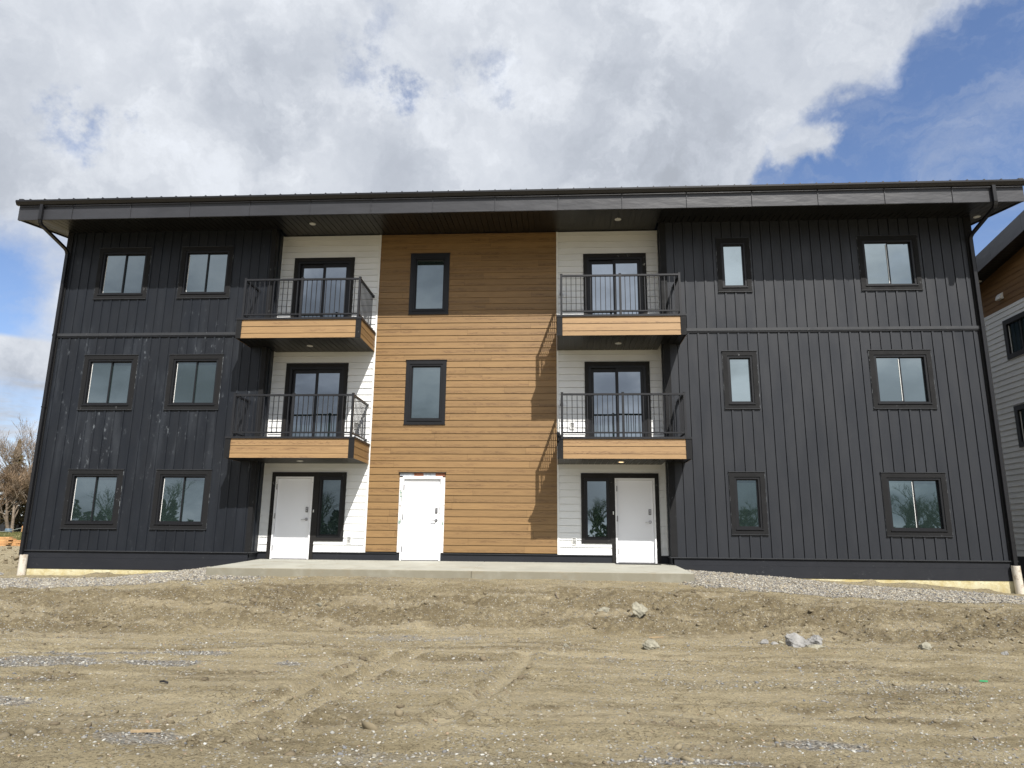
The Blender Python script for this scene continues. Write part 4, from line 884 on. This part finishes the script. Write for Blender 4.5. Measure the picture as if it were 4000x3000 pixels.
def stones(name, px, py, size, label, cat, pal=PAL, flat=.62, sink=.25, seed=1, smooth=True, jit=.26):
    rg = np.random.default_rng(seed); n = len(px); pz = H(px, py)
    V = ICO[None] * (1 + (rg.random((n, 12, 1)) - .5) * 2 * jit)
    sc = size[:, None] * np.stack([rg.uniform(.75, 1.35, n), rg.uniform(.7, 1.0, n), rg.uniform(flat * .7, flat * 1.25, n)], -1)
    V = V * sc[:, None, :]; th = rg.random(n) * 2 * math.pi; c, s = np.cos(th), np.sin(th)
    x = V[..., 0] * c[:, None] - V[..., 1] * s[:, None]; y_ = V[..., 0] * s[:, None] + V[..., 1] * c[:, None]
    til = rg.normal(0, .25, n)[:, None]; z = V[..., 2] + x * til
    P = np.stack([x + px[:, None], y_ + py[:, None], z + pz[:, None] + (sc[:, 2] * (1 - 2 * sink))[:, None] * .5], -1).reshape(-1, 3)
    F = (ICF[None] + (np.arange(n) * 12)[:, None, None]).reshape(-1, 3)
    me = bpy.data.meshes.new(name); me.vertices.add(len(P)); me.vertices.foreach_set('co', P.astype(np.float32).ravel())
    me.loops.add(F.size); me.loops.foreach_set('vertex_index', F.ravel().astype(np.int32)); me.polygons.add(len(F)); me.polygons.foreach_set('loop_start', (np.arange(len(F)) * 3).astype(np.int32))
    if smooth: me.polygons.foreach_set('use_smooth', np.ones(len(F), bool))
    me.update(calc_edges=True)
    col = pal[rg.integers(0, len(pal), n)] * rg.uniform(.75, 1.25, (n, 1)); col = np.concatenate([col, np.ones((n, 1))], 1)
    ca = me.color_attributes.new('Col', 'FLOAT_COLOR', 'POINT'); ca.data.foreach_set('color', np.repeat(col, 12, 0).astype(np.float32).ravel())
    me.materials.append(m_stone); o = bpy.data.objects.new(name, me); scene.collection.objects.link(o); return tag(o, label, cat, kind='stuff')
m_stone = mat('stone', (.3, .3, .3), .85, .25, fn=lambda q, P, bs, c: q.mix(q.math('MULTIPLY', q.noise(P, 60.0, 3, .6), .3), q.new('ShaderNodeAttribute', attribute_name='Col').outputs['Color'], (.12, .10, .08)))
def scatter(n, x0, x1, y0, y1, pw, seed, thr=0.0):
    rg = np.random.default_rng(seed); x = rg.uniform(x0, x1, n); y_ = rg.uniform(y0, y1, n); m = gravel_mask(x, y_)
    k = rg.random(n) < m ** pw; k &= ~((x > -7.6) & (x < 3.15) & (y_ > -2.35)); k &= y_ < -.03
    return x[k], y_[k]
x_, y_ = scatter(62000, -15.5, -5.2, -4.3, -.02, 1.6, 1); sz_ = np.random.default_rng(2).gamma(6, .0024, len(x_)) + .005
stones('gravel', x_, y_, sz_, 'grey drain gravel strip along the foot of the left wing', 'gravel', seed=3, pal=PALT)
x_, y_ = scatter(70000, 1.8, 14.5, -4.3, -.02, 1.6, 4); sz_ = np.random.default_rng(5).gamma(6, .0024, len(x_)) + .005
stones('gravel', x_, y_, sz_, 'grey and tan drain gravel strip along the foot of the right wing', 'gravel', seed=6, pal=PALT)
x_, y_ = scatter(60000, -9, 8, -12.9, -5.0, 1.5, 7); sz_ = np.random.default_rng(8).gamma(6, .0018, len(x_)) + .003
stones('gravel', x_, y_, sz_, 'loose gravel patches pressed into the dirt yard', 'gravel', seed=9, pal=PAL * .85, sink=.4)
rg = np.random.default_rng(12); n = 52000; x_ = rg.uniform(-12, 11, n); y_ = -2.4 - rg.random(n) ** .8 * 10.4; k = (fbm(x_ * 1.1, y_ * 1.1, 55) > rg.uniform(.3, .75, n)) & ~((x_ > -7.6) & (x_ < 3.2) & (y_ > -2.4))
x_, y_ = x_[k], y_[k]; sz_ = rg.gamma(3.0, .0022, len(x_)) + .002
stones('pebbles', x_, y_, sz_, 'small pale pebbles strewn over the dirt yard', 'pebbles', seed=13, pal=np.concatenate([PAL, np.array([(.42, .39, .33), (.36, .33, .27), (.3, .22, .14)])]) * .82, sink=.45)
n = 24000; x_ = rg.uniform(-14, 12, n); y_ = -2.7 - rg.random(n) ** .7 * 10.0; k = damp_mask(x_, y_) > rg.uniform(.15, 1.0, n); x_, y_ = x_[k], y_[k]; k = ~((x_ > -7.6) & (x_ < 3.2) & (y_ > -2.4)); x_, y_ = x_[k], y_[k]
sz_ = rg.gamma(2.4, .007, len(x_)) + .004
stones('dirt_clods', x_, y_, np.minimum(sz_, .07), 'crumbled brown soil clods on the cut bank and track edges', 'soil clods', seed=14, pal=np.array([(.15, .124, .078), (.175, .148, .095), (.12, .096, .06)]), sink=.5, smooth=False, jit=.4)

n = 5000; x_ = rg.uniform(-50, -13.9, n); y_ = rg.uniform(-3.2, 40, n); k = (x_ > -14 - (y_ + 18) * 1.0) ; x_, y_ = x_[k], y_[k]
stones('dirt_clods', x_, y_, rg.gamma(2.2, .016, len(x_)) + .012, 'dry soil clods scattered over the lot behind the left drain pipe', 'soil clods', seed=15, pal=np.array([(.20, .165, .105), (.16, .13, .08), (.27, .235, .16)]), sink=.5, smooth=False, jit=.4)
# concrete apron
ap = MB()
def tz(y_): return -.005 - (YC - y_) * .036
prf = [(-.0, 0)]
for (a, b) in ((-7.53, -1.652), (-1.647, 3.10)):
    i = len(ap.v)
    f0 = -2.32
    ap.v += [(a, YC - .0, tz(YC)), (b, YC, tz(YC)), (b, f0, tz(f0)), (a, f0, tz(f0)), (a, YC, -.45), (b, YC, -.45), (b, f0, -.45), (a, f0, -.45)]
    for f in ((0, 1, 2, 3), (7, 6, 5, 4), (3, 2, 6, 7), (0, 3, 7, 4), (1, 5, 6, 2), (0, 4, 5, 1)): ap.f.append(tuple(i + k for k in f)); ap.a.append(.5)
ap = ap.build('concrete_apron', m_conc, None, bevel=.012); tag(ap, kind='structure')
tag(B('door_mat', m_mat, None, (1.66, 2.78, .12, .49, tz(.49) + .004, tz(.12) + .02)), 'thin black rubber strip lying before the right white door', 'mat')
# drain pipes
for (x, top, bot, lean, lab) in ((-13.475, .055, -.62, -.0, 'white plastic drain pipe standing under the left downspout'), (10.985, .065, -.75, .03, 'white plastic drain pipe standing under the right downspout')):
    mb = MB(); n = 26; r = .094; i = 0
    for (zz, rr_) in ((bot, r), (top, r), (top, r - .012), (bot, r - .012)):
        for j in range(n): an = 2 * math.pi * j / n; mb.v.append((x + lean * (top - zz) * 1.2 + rr_ * math.cos(an), -.10 + rr_ * math.sin(an) - lean * .5 * (top - zz), zz))
    for k in range(3):
        for j in range(n): mb.f.append((k * n + j, k * n + (j + 1) % n, (k + 1) * n + (j + 1) % n, (k + 1) * n + j)); mb.a.append(.5)
    tag(mb.build('drain_pipe', m_pipe, None), lab, 'pipe', 'drain pipes at the building corners')
# rocks
def rock(name, x, y_, dims, seed, m, label, cat, group=None, rot=0.0, dz=0.0, cuts=5, tilt=0.0):
    r_ = random.Random(seed); bm = bmesh.new(); bmesh.ops.create_icosphere(bm, subdivisions=4, radius=1.0)
    planes = []
    for _ in range(cuts + 4):
        nrm = Vector((r_.uniform(-1, 1), r_.uniform(-1, 1), r_.uniform(-.6, 1))).normalized(); planes.append((nrm, r_.uniform(.42, .75)))
    for v in bm.verts:
        p = v.co.copy()
        for nrm, d in planes:
            q = p.dot(nrm)
            if q > d: p -= nrm * (q - d)
        s = 1 + .07 * math.sin(p.x * 9 + seed) * math.cos(p.y * 8 + seed * 2) + .05 * math.sin(p.z * 17 + p.x * 13)
        p = p * s + Vector((r_.uniform(-.02, .02), r_.uniform(-.02, .02), r_.uniform(-.02, .02)))
        v.co = Vector((p.x * dims[0], p.y * dims[1], p.z * dims[2]))
    me = bpy.data.meshes.new(name); bm.to_mesh(me); bm.free(); me.materials.append(m)
    me.transform(Matrix.Rotation(tilt, 4, 'X') @ Matrix.Rotation(rot, 4, 'Z'))
    o = bpy.data.objects.new(name, me); scene.collection.objects.link(o)
    o.location = (x, y_, float(H(np.array([x]), np.array([y_]))[0]) + dims[2] * .22 + dz); return tag(o, label, cat, group)
GC = 'broken concrete chunks on the dirt'
rock('concrete_chunk', 3.86, -6.35, (.28, .18, .17), 3, m_chunk, 'largest grey concrete chunk lying on the dirt', 'concrete', GC, .5)
rock('concrete_chunk', 4.14, -6.25, (.20, .12, .12), 8, m_chunk, 'grey chunk leaning on the right side of the largest concrete chunk', 'concrete', GC, -.4, .03)
rock('concrete_slab', 4.10, -6.50, (.17, .09, .035), 15, m_chunkT, 'thin pale slab at the front right of the largest concrete chunk', 'concrete', GC, .1)
rock('concrete_chunk', 3.42, -6.10, (.075, .06, .06), 21, m_chunk, 'small grey chunk farthest left of the largest concrete chunk', 'concrete', GC, .1)
rock('concrete_chunk', 3.58, -6.12, (.09, .06, .04), 22, m_chunk, 'low flat grey chunk just left of the largest concrete chunk', 'concrete', GC, 1.0)
rock('concrete_chunk', 3.71, -6.0, (.08, .06, .04), 23, m_chunkT, 'pale flake touching the back left of the largest concrete chunk', 'concrete', GC, 1.0)
rock('concrete_chunk', 1.59, -6.58, (.175, .13, .12), 26, m_chunkT, 'tan concrete chunk on flat dirt left of centre below the bank', 'concrete', GC, .2, .01)
rock('concrete_chunk', 1.66, -4.72, (.17, .09, .17), 27, m_chunkT, 'upright tan slab stuck in the dirt bank', 'concrete', GC, .3, .05, 6, -.35)
rock('concrete_chunk', 1.03, -4.35, (.16, .07, .07), 31, m_chunkT, 'small grey chunk on the bank left of the upright slab', 'concrete', GC, .0)
rock('concrete_chunk', 5.75, -6.28, (.12, .10, .09), 12, m_chunkT, 'pale concrete chunk right of the largest chunk at the bank foot', 'concrete', GC, .9)
rock('concrete_chunk', 6.80, -6.50, (.07, .05, .045), 17, m_chunk, 'smallest grey chunk near the right edge of the yard', 'concrete', GC, .4)
rock('rock', .32, -6.80, (.055, .045, .045), 14, m_chunkT, 'brown stone alone on the dirt in the middle of the yard', 'stone')
rock('rock', -4.3, -4.35, (.075, .05, .05), 44, m_chunkT, 'pale stone on the bank below the left door', 'stone')
rock('rock', -10.7, -5.3, (.12, .08, .06), 46, m_chunkT, 'pale stone in the bank below the leftmost windows', 'stone')
rock('rock', -14.1, -.15, (.20, .15, .12), 47, m_chunk, 'blue grey stone beside the left drain pipe', 'stone')
def stick(pts, w, t, m, label, name='wood_stick', cat='wood'):
    P = [Vector((x, y_, float(H(np.array([x]), np.array([y_]))[0]) + .018 + dz)) for x, y_, dz in pts]
    return tag(MB().tube(P, 0, rect=(w, t)).build(name, m, None), label, cat)
stick([(-3.32, -11.86, .0), (-3.04, -11.92, .008)], .02, .014, m_rawwood, 'pale broken lath lying in the lower left dirt')
stick([(1.70, -5.62, .0), (1.93, -5.70, .0)], .02, .015, m_rawwood, 'thin wood splinter behind the tan concrete chunk')
stick([(.16, -3.62, .02), (.22, -3.80, -.005)], .02, .015, m_bark, 'dark twig poking from the bank below the apron', 'twig', 'twig')
o = stick([(5.03, -9.0, .0), (5.11, -9.02, .003)], .018, .006, mat('green_plastic', (.05, .32, .14), .4, .4, fn=f_vary(.1, 9)), 'small green plastic scrap on the dirt at right', 'plastic_scrap', 'litter')
stick([(-4.12, -10.02, .0), (-4.07, -10.04, .012), (-4.02, -10.03, .0)], .02, .01, m_mat, 'small black scrap curled on the dirt at left', 'rubber_scrap', 'litter')

# ------------------------------------------------------------------ left background
gb = MB(); xs_ = np.linspace(-110, -38, 60); ys_ = np.linspace(44.5, 62, 16)
for i in range(len(xs_)):
    for j in range(len(ys_)):
        zz = -.5 + 1.05 * float(sstep(44.5, 55, ys_[j])) + .12 * float(fbm(np.array([xs_[i]]), np.array([ys_[j]]), 5)[0]); gb.v.append((xs_[i], ys_[j], zz if j else -.8))
for i in range(len(xs_) - 1):
    for j in range(len(ys_) - 1): a = i * len(ys_) + j; gb.f.append((a, a + len(ys_), a + len(ys_) + 1, a + 1)); gb.a.append(.5)
e_ = gb.build('grass_bank', m_grass, None, smooth=True); tag(e_, kind='structure')
# grass blades along the bank
rg = np.random.default_rng(5); bl_ = MB()
for k in range(9000):
    x = rg.uniform(-62, -40); y_ = rg.uniform(45, 56); z = -.46 + 1.05 * float(sstep(44.5, 55, y_)); a = rg.uniform(0, 3.14); w = .05; h = rg.uniform(.06, .22)
    bl_.quad((x - w * math.cos(a), y_ - w * math.sin(a), z), (x + w * math.cos(a), y_ + w * math.sin(a), z), (x + rg.uniform(-.06, .06), y_, z + h))
tag(bl_.build('grass', m_grass, None), 'short spring grass on the bank behind the lumber', 'grass', kind='stuff')
# lumber boards
gnm = 'orange boards in the lumber piles left of the building'
r_ = random.Random(4); first = {}
for pile, (cx_, cy_, n, wide, lab) in enumerate(((-48.0, 42.0, 12, 1.9, 'orange board in the taller lumber pile at the left edge'), (-46.65, 42.2, 8, 1.25, 'orange board in the middle lumber pile left of the building'), (-45.1, 41.6, 6, 2.0, 'orange board in the low lumber pile nearest the building'))):
    k = 0; layer = 0
    while k < n:
        for j in range(2):
            if k >= n: break
            L = wide * r_.uniform(.75, 1.0); zz = -.52 + layer * .135; ox = r_.uniform(-.2, .2); yy = cy_ + j * .34
            key = (pile, k % 2)
            b_ = MB().box(-L / 2, L / 2, -.15, .15, 0, .115).build('lumber_board', m_lumber if (k + pile) % 3 else m_lumber2, None)
            b_.location = (cx_ + ox, yy, zz); b_.rotation_euler.z = r_.uniform(-.12, .12); b_.rotation_euler.y = r_.uniform(-.012, .012); tag(b_, '%s %s' % (('front', 'rear')[j] + ' orange board in the ' + ('bottom', 'second', 'third', 'fourth', 'fifth', 'top')[layer] + ' layer', lab.replace('orange board in', 'of')), 'board', lab.replace('orange board in', 'boards in')); k += 1
        layer += 1
# post and rope
def gz(y_): return -.5 + 1.05 * float(sstep(44.5, 55, y_)) + .05
YP = 56.0
for x, lab in ((-56.9, 'orange timber fence post with rope beside the building'), (-62.5, 'timber fence post at the far left end of the rope')):
    p = MB().box(x - .16, x + .16, YP - .12, YP + .12, .45, 1.33); p.box(x - .145, x + .145, YP - .105, YP + .105, 1.33, 1.36); tag(p.build('fence_post', m_lumber, None), lab, 'post')
tag(MB().tube([(-62.3, YP - .13, 1.05)] + [(-62.3 + 5.3 * k / 10, YP - .13, 1.15 - .42 * math.sin(math.pi * k / 10)) for k in range(1, 10)] + [(-57.0, YP - .13, 1.15)], .03, 6).build('rope', m_rope, None), 'pale rope slung between the timber fence posts', 'rope')
tag(MB().tube([(-56.8, YP - .13, 1.15), (-55.2, YP - .13, .85), (-52.5, YP - .13, .8), (-50.0, YP - .13, 1.0)], .03, 6).build('rope', m_rope, None), 'rope running right from the orange post behind the building', 'rope')
mb = MB(); n = 18
for (zz, rr_) in ((.42, .28), (.5, .33), (.75, .33), (.98, .33), (1.08, .29)):
    for j in range(n): an = 2 * math.pi * j / n; mb.v.append((-59.8 + rr_ * math.cos(an), 57.5 + rr_ * math.sin(an), zz))
for k in range(4):
    for j in range(n): mb.f.append((k * n + j, k * n + (j + 1) % n, (k + 1) * n + (j + 1) % n, (k + 1) * n + j)); mb.a.append(.5)
mb.f.append(tuple(range(4 * n, 5 * n))); mb.a.append(.5)
tag(mb.build('barrel', m_blue, None), 'blue plastic barrel at the foot of the bare trees', 'barrel')
# black parked car
cx_, cy_, cz_ = -62.6, 66.0, .55
car = empty('parked_car', (cx_, cy_, cz_)); tag(car, 'black car parked behind the trees beside the building', 'car')
prf = [(-2.35, .35), (2.35, .35), (2.4, .75), (2.25, 1.0), (1.35, 1.1), (.7, 1.68), (-1.55, 1.72), (-2.25, 1.15), (-2.4, .8)]
mb = MB(); mb.prism([(cx_ + a, cz_ + b) for a, b in prf], cy_ - .9, cy_ + .9, 'y'); mb.build('body', m_carp, car, bevel=.05)
mb = MB(); mb.prism([(cx_ + a, cz_ + b) for a, b in [(-1.95, 1.15), (1.1, 1.13), (.6, 1.6), (-1.5, 1.63)]], cy_ - .905, cy_ - .895, 'y'); mb.build('side_window', m_glassN, car)
for wx in (-1.45, 1.5):
    for wy in (-.86, .86):
        w = MB().tube([(cx_ + wx, cy_ + wy - .11, cz_ + .34), (cx_ + wx, cy_ + wy + .11, cz_ + .34)], .34, 20).build('wheel', m_tyre, car); MB().tube([(cx_ + wx, cy_ + wy - .125, cz_ + .34), (cx_ + wx, cy_ + wy - .112, cz_ + .34)], .2, 14).build('rim', m_steel, w)
B('headlight', m_lamp, car, (cx_ + 2.1, cx_ + 2.38, cy_ - .85, cy_ - .5, cz_ + .78, cz_ + .92))
# carport with pale roof
cp_ = empty('carport', (-73.2, 78.0, .5)); tag(cp_, 'small pale roofed shelter glimpsed between the trees and the building', 'shelter')
mb = MB(); mb.prism([(-75.4, 3.5), (-73.2, 4.15), (-70.8, 3.5), (-70.8, 3.4), (-73.2, 4.0), (-75.4, 3.4)], 76.5, 80.5, 'y'); mb.box(-75.4, -70.8, 76.4, 76.5, 3.15, 3.48); mb.build('roof', m_roofw, cp_)
for x in (-75.1, -71.1):
    for yy in (76.7, 80.3): B('post', m_vinyl, cp_, (x - .1, x + .1, yy - .1, yy + .1, .3, 3.4))
B('back_wall', mat('rust_brown_wall', (.16, .055, .03), .8, .3, fn=f_vary(.3, 2)), cp_, (-75.2, -71.0, 80.4, 80.5, .4, 3.3))
fe = MB()
for k in range(90): fe.box(-95 + k * .42, -95 + k * .42 + .40, 70.0, 70.06, .3, 2.75)
fe = fe.build('board_fence', m_dkfence, None); tag(fe, 'dark board fence behind the bare trees at far left', 'fence')
# trees
def bare_tree(name, x, y_, z, h, seed, label, lean=(0, 0), spread=.55, tm=m_twig, levels=5, group=None, trunk_r=.20, forks=3, fan=None):
    r_ = random.Random(seed); trunk = MB(); limbs = MB(); tw = MB()
    def branch(p, d, L, r, lv):
        n = 4 if lv < 2 else 3; pts = [p.copy()]; rs = [r]; q = p.copy(); dd = d.copy()
        for k in range(n):
            dd = (dd + Vector((r_.uniform(-.16, .16), r_.uniform(-.16, .16), r_.uniform(-.05, .12)))).normalized(); q = q + dd * L / n; pts.append(q.copy()); rs.append(r * (1 - .5 * (k + 1) / n))
        (trunk if lv == 0 else limbs if lv < 3 else tw).tube(pts, rs, 8 if lv == 0 else 5 if lv < 3 else 3, caps=False)
        if lv >= levels: return
        nc = forks + (1 if lv in (1, 2, 3) else 0) + (2 if lv == 0 else 0)
        for c in range(nc):
            t = r_.uniform(.32 if lv else .28, 1.0); k = min(int(t * n), n - 1); f = t * n - k; b = pts[k].lerp(pts[k + 1], f)
            ax = Vector((r_.uniform(-1, 1), r_.uniform(-1, 1), r_.uniform(-.2, .5))).normalized(); nd = (dd * (1 - spread) + ax * spread + Vector((0, 0, .22))).normalized()
            branch(b, nd, L * r_.uniform(.5, .74), max(r * .52 * (1 - .3 * t), .012), lv + 1)
        branch(pts[-1], dd, L * .62, max(rs[-1] * .8, .012), lv + 1)
    root = empty(name, (x, y_, z)); tag(root, label, 'tree', group)
    branch(Vector((x, y_, z - .2)), Vector((lean[0], lean[1], 1)).normalized(), h * .40, trunk_r, 0)
    trunk.build('trunk', m_bark, root, smooth=True); c = limbs.build('crown', m_bark, root, smooth=True); tw.build('twigs', tm, c)
    return root
G2 = 'bare trees left of the building'
bare_tree('bare_tree', -59.6, 60, .5, 15.0, 1, 'tallest bare tree rising beside the left corner of the building', (-.03, 0), .5, group=G2, trunk_r=.22)
bare_tree('bare_tree', -60.5, 60.5, .5, 10.5, 2, 'bare tree with trunk leaning right just left of the tallest one', (.10, 0), .5, group=G2, trunk_r=.19, tm=m_budtwig)
bare_tree('bare_tree', -61.3, 60, .5, 9.5, 3, 'bare tree with straight pale trunk between two leaning trunks', (-.03, 0), .55, group=G2, trunk_r=.20)
bare_tree('bare_tree', -60.0, 61, .5, 8.0, 6, 'slim bare tree leaning right nearest the shelter', (.20, 0), .55, group=G2, trunk_r=.12, tm=m_budtwig)
bare_tree('bare_tree', -62.6, 61, .5, 9.0, 4, 'bare tree with thick trunk at the left edge of the picture', (.06, 0), .6, group=G2, trunk_r=.24, tm=m_budtwig)
bare_tree('bare_tree', -56.8, 62, .5, 13.8, 5, 'bare tree mostly hidden behind the left corner of the building', (.0, 0), .5, group=G2)
bare_tree('bare_tree', -65.5, 63, .5, 10, 9, 'bare tree whose branches reach in from beyond the left edge', (.05, 0), .55, group=G2, tm=m_budtwig)
def conifer(name, x, y_, z, h, rad, seed, m, label, n=900, group=None):
    r_ = random.Random(seed); root = empty(name, (x, y_, z)); tag(root, label, 'tree', group)
    MB().tube([(x, y_, z - .2), (x + .1, y_, z + h * .5), (x, y_, z + h * .97)], [.2, .12, .02], 7).build('trunk', m_bark, root)
    cr = MB()
    for k in range(n):
        t = r_.random() ** .8; zz = z + h * (.12 + .88 * t); rr_ = rad * (1 - t) ** .85 * r_.uniform(.5, 1.15); a = r_.uniform(0, 6.283); dx, dy = math.cos(a), math.sin(a)
        b = Vector((x + dx * rr_ * .25, y_ + dy * rr_ * .25, zz)); e = Vector((x + dx * rr_, y_ + dy * rr_, zz - .12 * rr_ + r_.uniform(-.1, .25)))
        for j in range(5):
            f0 = b.lerp(e, j / 5); w = .16 * (1 - j / 7) + .05; s = Vector((-dy, dx, 0)) * w * r_.uniform(.6, 1.3); dn = Vector((0, 0, -r_.uniform(.05, .28)))
            f1 = b.lerp(e, (j + 1.2) / 5)
            cr.quad(f0 + s, f1 + s * .5 + dn, f1 - s * .6); cr.quad(f0 - s, f1 - s * .5 + dn, f1 + s * .4)
    cr.build('crown', m, root); return root
conifer('conifer_tree', -65.3, 64, .5, 11.2, 2.8, 2, m_needle, 'browning conifer with a pointed top behind the bare trees at left', 620)
conifer('conifer_tree', -66.5, 68, .5, 6.0, 2.2, 7, m_needle, 'lower browning conifer behind the trunks near the shelter', 260)
def shrub(x, y_, z, rx, rz_, seed, label):
    r_ = random.Random(seed); mb = MB()
    for k in range(700):
        a = r_.uniform(0, 6.283); b = r_.uniform(-.2, 1.4); q = r_.uniform(.55, 1.05); p = Vector((x + rx * q * math.cos(a) * math.cos(b), y_ + rx * q * math.sin(a) * math.cos(b), z + rz_ * q * max(0, math.sin(b)) + .1)); s = .13
        v1 = Vector((r_.uniform(-1, 1), r_.uniform(-1, 1), r_.uniform(-1, 1))) * s; v2 = Vector((r_.uniform(-1, 1), r_.uniform(-1, 1), r_.uniform(-1, 1))) * s; mb.quad(p + v1, p + v2, p - v1, p - v2)
    return tag(mb.build('shrub', m_leaf, None), label, 'shrub')
shrub(-69.8, 73, .5, 1.9, 2.0, 1, 'green shrub under the pale roofed shelter'); shrub(-65.8, 68.5, .9, 1.7, 2.4, 2, 'green shrub at the far left edge above the dark fence')
# treeline that faces the building across the yard; it shows in the photo as reflections in the ground floor windows
tl = MB(); r_ = random.Random(31)
def tl_conifer(x, y_, h, rad):
    for k in range(int(h * 34)):
        t = r_.random(); rr_ = rad * (1 - t) ** .8 * r_.uniform(.5, 1.1); a = r_.uniform(0, 6.283); p = Vector((x + math.cos(a) * rr_, y_ + math.sin(a) * rr_, -.8 + h * t)); s = .42
        v1 = Vector((r_.uniform(-1, 1), r_.uniform(-1, 1), r_.uniform(-.6, .6))) * s; v2 = Vector((r_.uniform(-1, 1), r_.uniform(-1, 1), r_.uniform(-1, .2))) * s; tl.quad(p + v1, p + v2, p - v1, p - v2)
for k in range(120):
    x = -110 + k * 1.9 + r_.uniform(-.8, .8); tl_conifer(x, -88 + r_.uniform(-6, 6), r_.choice([3.4, 4.2, 4.8, 5.6]) * r_.uniform(.85, 1.2), r_.uniform(1.8, 3.0))
tl_conifer(-35, -62, 6.4, 1.7); tl_conifer(-54, -80, 6.0, 1.8)
def tl_bare(p, d, L, r, lv):
    q = p + d * L; tl.tube([p, (p + q) / 2 + Vector((r_.uniform(-.1, .1), 0, 0)), q], [r, r * .8, r * .55], 3, caps=False)
    if lv < 5:
        for _ in range(4 if lv < 3 else 3):
            nd = (d * .6 + Vector((r_.uniform(-1, 1), r_.uniform(-.6, .6), r_.uniform(-.1, .7))).normalized() * .5).normalized(); tl_bare(p.lerp(q, r_.uniform(.45, 1)), nd, L * r_.uniform(.55, .75), r * .55, lv + 1)
for x in (5, 8, 11, 25, 27, 29, 31, 33, 35, 37, 39, 41, 43, 45, 20, -20, -28, -46, -50): tl_bare(Vector((x + r_.uniform(-1, 1), -62, -1)), Vector((0, 0, 1)), r_.uniform(2.6, 3.6), .2, 0)
tag(tl.build('distant_treeline', m_ever, None), 'dark treeline seen only as reflections in the ground floor windows', 'trees', kind='stuff')
print('objects', len(bpy.data.objects))
